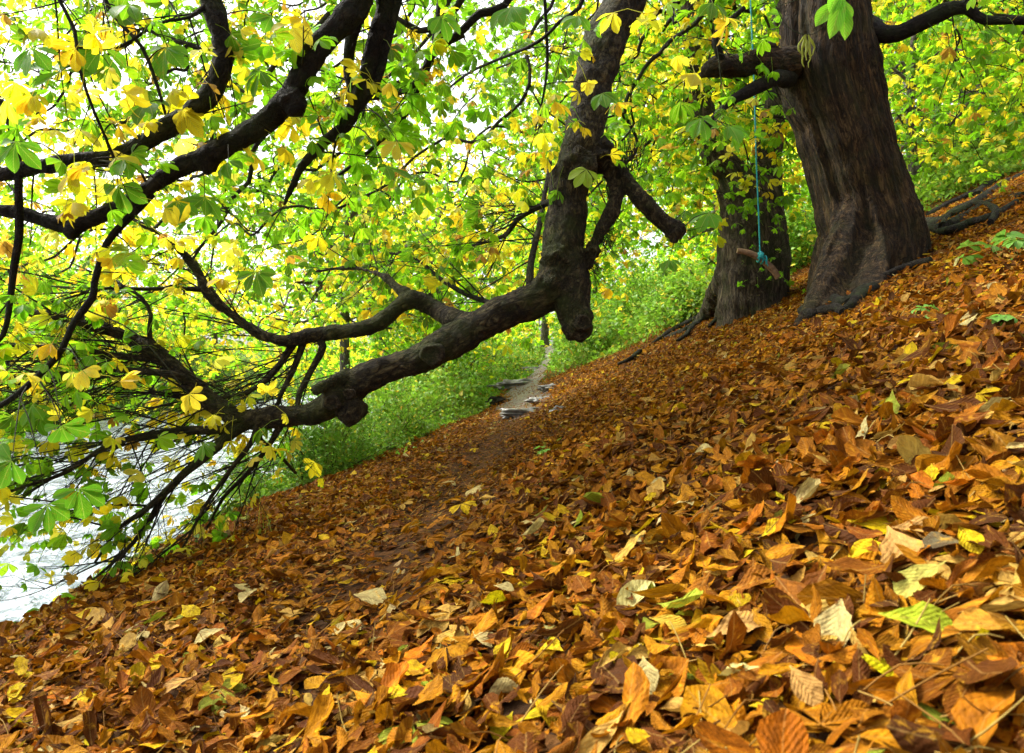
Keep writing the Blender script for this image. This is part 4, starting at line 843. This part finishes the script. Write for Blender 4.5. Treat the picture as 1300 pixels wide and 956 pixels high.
def seedling(u, v, s, n, label):
    x, y = ray_ground(u, v); z = float(gz(x, y)); m = MB(); q = []
    t = empty('seedling', (x, y, z), label, 'seedling', 'green seedlings growing through the fallen leaves')
    for _ in range(n):
        w = walk((x, y, z), nrm(np.array([0, 0, 1.])+RG.normal(0, .45, 3)), s*random.uniform(.6, 1.1), .002, (0, 0, 0), .2, .03); tube(m, w, 4, 0, (.15, .22, .05)); q.append(w[-1, :3])
    m.build('stem', M_PLANT, t); m = MB(); q = np.array(q); palmate(m, q, rnd_up(n, .35), RG.normal(0, 1, (n, 3)), np.full(n, s*.62), np.clip(np.tile([[.10, .30, .05]], (n, 1))*RG.normal(1, .15, (n, 1)), 0, 1), T_MID, 5, 0, wr=.5, droop=.15); m.build('foliage', M_PLANT, t)
seedling(1182, 412, .10, 4, 'small green seedling in the leaves below the right root')
seedling(1270, 330, .20, 6, 'pale green seedling high on the slope under the bare roots')
seedling(1292, 335, .16, 4, 'seedling at the right edge beside the pale green one')
seedling(690, 588, .09, 3, 'tiny seedling in the middle of the leafy slope')
seedling(1255, 440, .12, 3, 'small seedling on the slope at the right edge, lower than the others')
def shrub(u, v, y, H, n, py, label, leafs=.05):
    X_ = (u-650)/F*y; z = float(gz(X_, y)); t = empty('shrub', (X_, y, z), label, 'shrub', 'shrubs on the banks beside the path'); m = MB(); tips = []
    for _ in range(n):
        w = walk((X_+random.uniform(-.15, .15), y+random.uniform(-.15, .15), z-.1), nrm(np.array([0, 0, 1.])+RG.normal(0, .4, 3)), H*random.uniform(.6, 1.1), .007, (0, 0, -.25), .25); tube(m, w, 5, 0, cap=False)
        twigs(m, w, 7, H*.5, .003, (0, 0, .3), (0, 0, -.2), tips, 1, sub=4, spread=1.)
    m.build('stem', M_TWIG, t); m = MB(); p = np.array([q[0] for q in tips]); p = np.repeat(p, 7, 0)+RG.normal(0, .07, (len(p)*7, 3)); k = len(p)
    leaves(m, T_LOW, p, frames(rnd_up(k, .6), RG.normal(0, 1, (k, 3))), leafs*RG.uniform(.6, 1.3, k), leafs*.5*RG.uniform(.8, 1.2, k), np.clip(np.where((RG.random(k) < py)[:, None], np.array([.6, .5, .05]), np.array([.11, .30, .03]))*RG.normal(1, .15, (k, 1)), 0, 1), 0)
    m.build('foliage', M_PLANT, t)
shrub(420, 590, 8.2, 1.0, 9, .05, 'thin green shrub on the bank crest just below the limb knob')
shrub(375, 600, 7.6, .8, 7, .05, 'sparse green shrub overhanging the water left of the one below the limb knob')
shrub(480, 560, 10, 1.5, 10, .08, 'taller green shrub on the bank right of the limb knob')
shrub(540, 520, 13, 1.8, 10, .1, 'leafy bank shrub under the middle of the drooping limb')
shrub(590, 490, 17, 2.2, 10, .12, 'leafy shrub at the river side of the far path')

for i, (u, v, y, H, lab) in enumerate(((765, 400, 15, 1.3, 'bright shrub on the hill side just past the end of the leaf carpet'), (820, 385, 17, 1.9, 'taller shrub between the drooping limb and the second trunk'), (860, 400, 14.2, 1.0, 'low shrub at the mossy roots of the second trunk'),
   (1190, 250, 15.5, 1.4, 'shrub on the slope right of the massive trunk'), (1255, 215, 17, 1.6, 'shrub at the top right edge of the leaf carpet'), (1010, 320, 14, 1.2, 'shrub seen low in the gap between the two thick trunks'), (625, 450, 20, 1.6, 'yellowish shrub where the far path bends out of sight'))):
    shrub(u, v, y, H, 9, .25 if i == 6 else .08, lab, .085)

# ------------------------------------------------------------------ light, sky, camera
w = bpy.data.worlds.new('World'); bpy.context.scene.world = w; w.use_nodes = True; nt = w.node_tree; nt.nodes.clear()
SE, SR = 48, -62      # sun elevation, compass direction (0 = straight ahead, negative = left)
sky = nt.nodes.new('ShaderNodeTexSky'); sky.sky_type = 'NISHITA'; sky.sun_disc = False; sky.sun_elevation = math.radians(SE); sky.sun_rotation = math.radians(SR); sky.air_density = 1.; sky.dust_density = 6.; sky.ozone_density = .6
hs = nt.nodes.new('ShaderNodeHueSaturation'); hs.inputs['Saturation'].default_value = .22
bgn = nt.nodes.new('ShaderNodeBackground'); bgn.inputs[1].default_value = .15; wo = nt.nodes.new('ShaderNodeOutputWorld')
nt.links.new(sky.outputs[0], hs.inputs['Color']); nt.links.new(hs.outputs[0], bgn.inputs[0]); nt.links.new(bgn.outputs[0], wo.inputs[0])
sl = bpy.data.lights.new('sun', 'SUN'); sl.energy = 1.5; sl.angle = math.radians(12); sl.color = (1, .96, .9); so = bpy.data.objects.new('sun', sl); C.objects.link(so)
sd = Vector((math.sin(math.radians(SR))*math.cos(math.radians(SE)), math.cos(math.radians(SR))*math.cos(math.radians(SE)), math.sin(math.radians(SE))))
so.rotation_euler = sd.to_track_quat('Z', 'Y').to_euler()
cam = bpy.data.cameras.new('camera'); co = bpy.data.objects.new('camera', cam); C.objects.link(co); co.rotation_euler = (math.pi/2, 0, 0)
cam.sensor_width = 36; cam.lens = 36*F/1300; cam.shift_y = (HZ-478)/1300; cam.clip_start = .05; cam.clip_end = 2000
cam.dof.use_dof = True; cam.dof.focus_distance = 3.6; cam.dof.aperture_fstop = 7.1
sc = bpy.context.scene; sc.camera = co
sc.view_settings.view_transform = 'Standard'; sc.view_settings.look = 'None'; sc.view_settings.exposure = 1.8; sc.view_settings.gamma = 1
sc.cycles.max_bounces = 6; sc.cycles.diffuse_bounces = 4; sc.cycles.glossy_bounces = 2; sc.cycles.transmission_bounces = 3; sc.cycles.use_denoising = True
sc.cycles.sample_clamp_indirect = 6
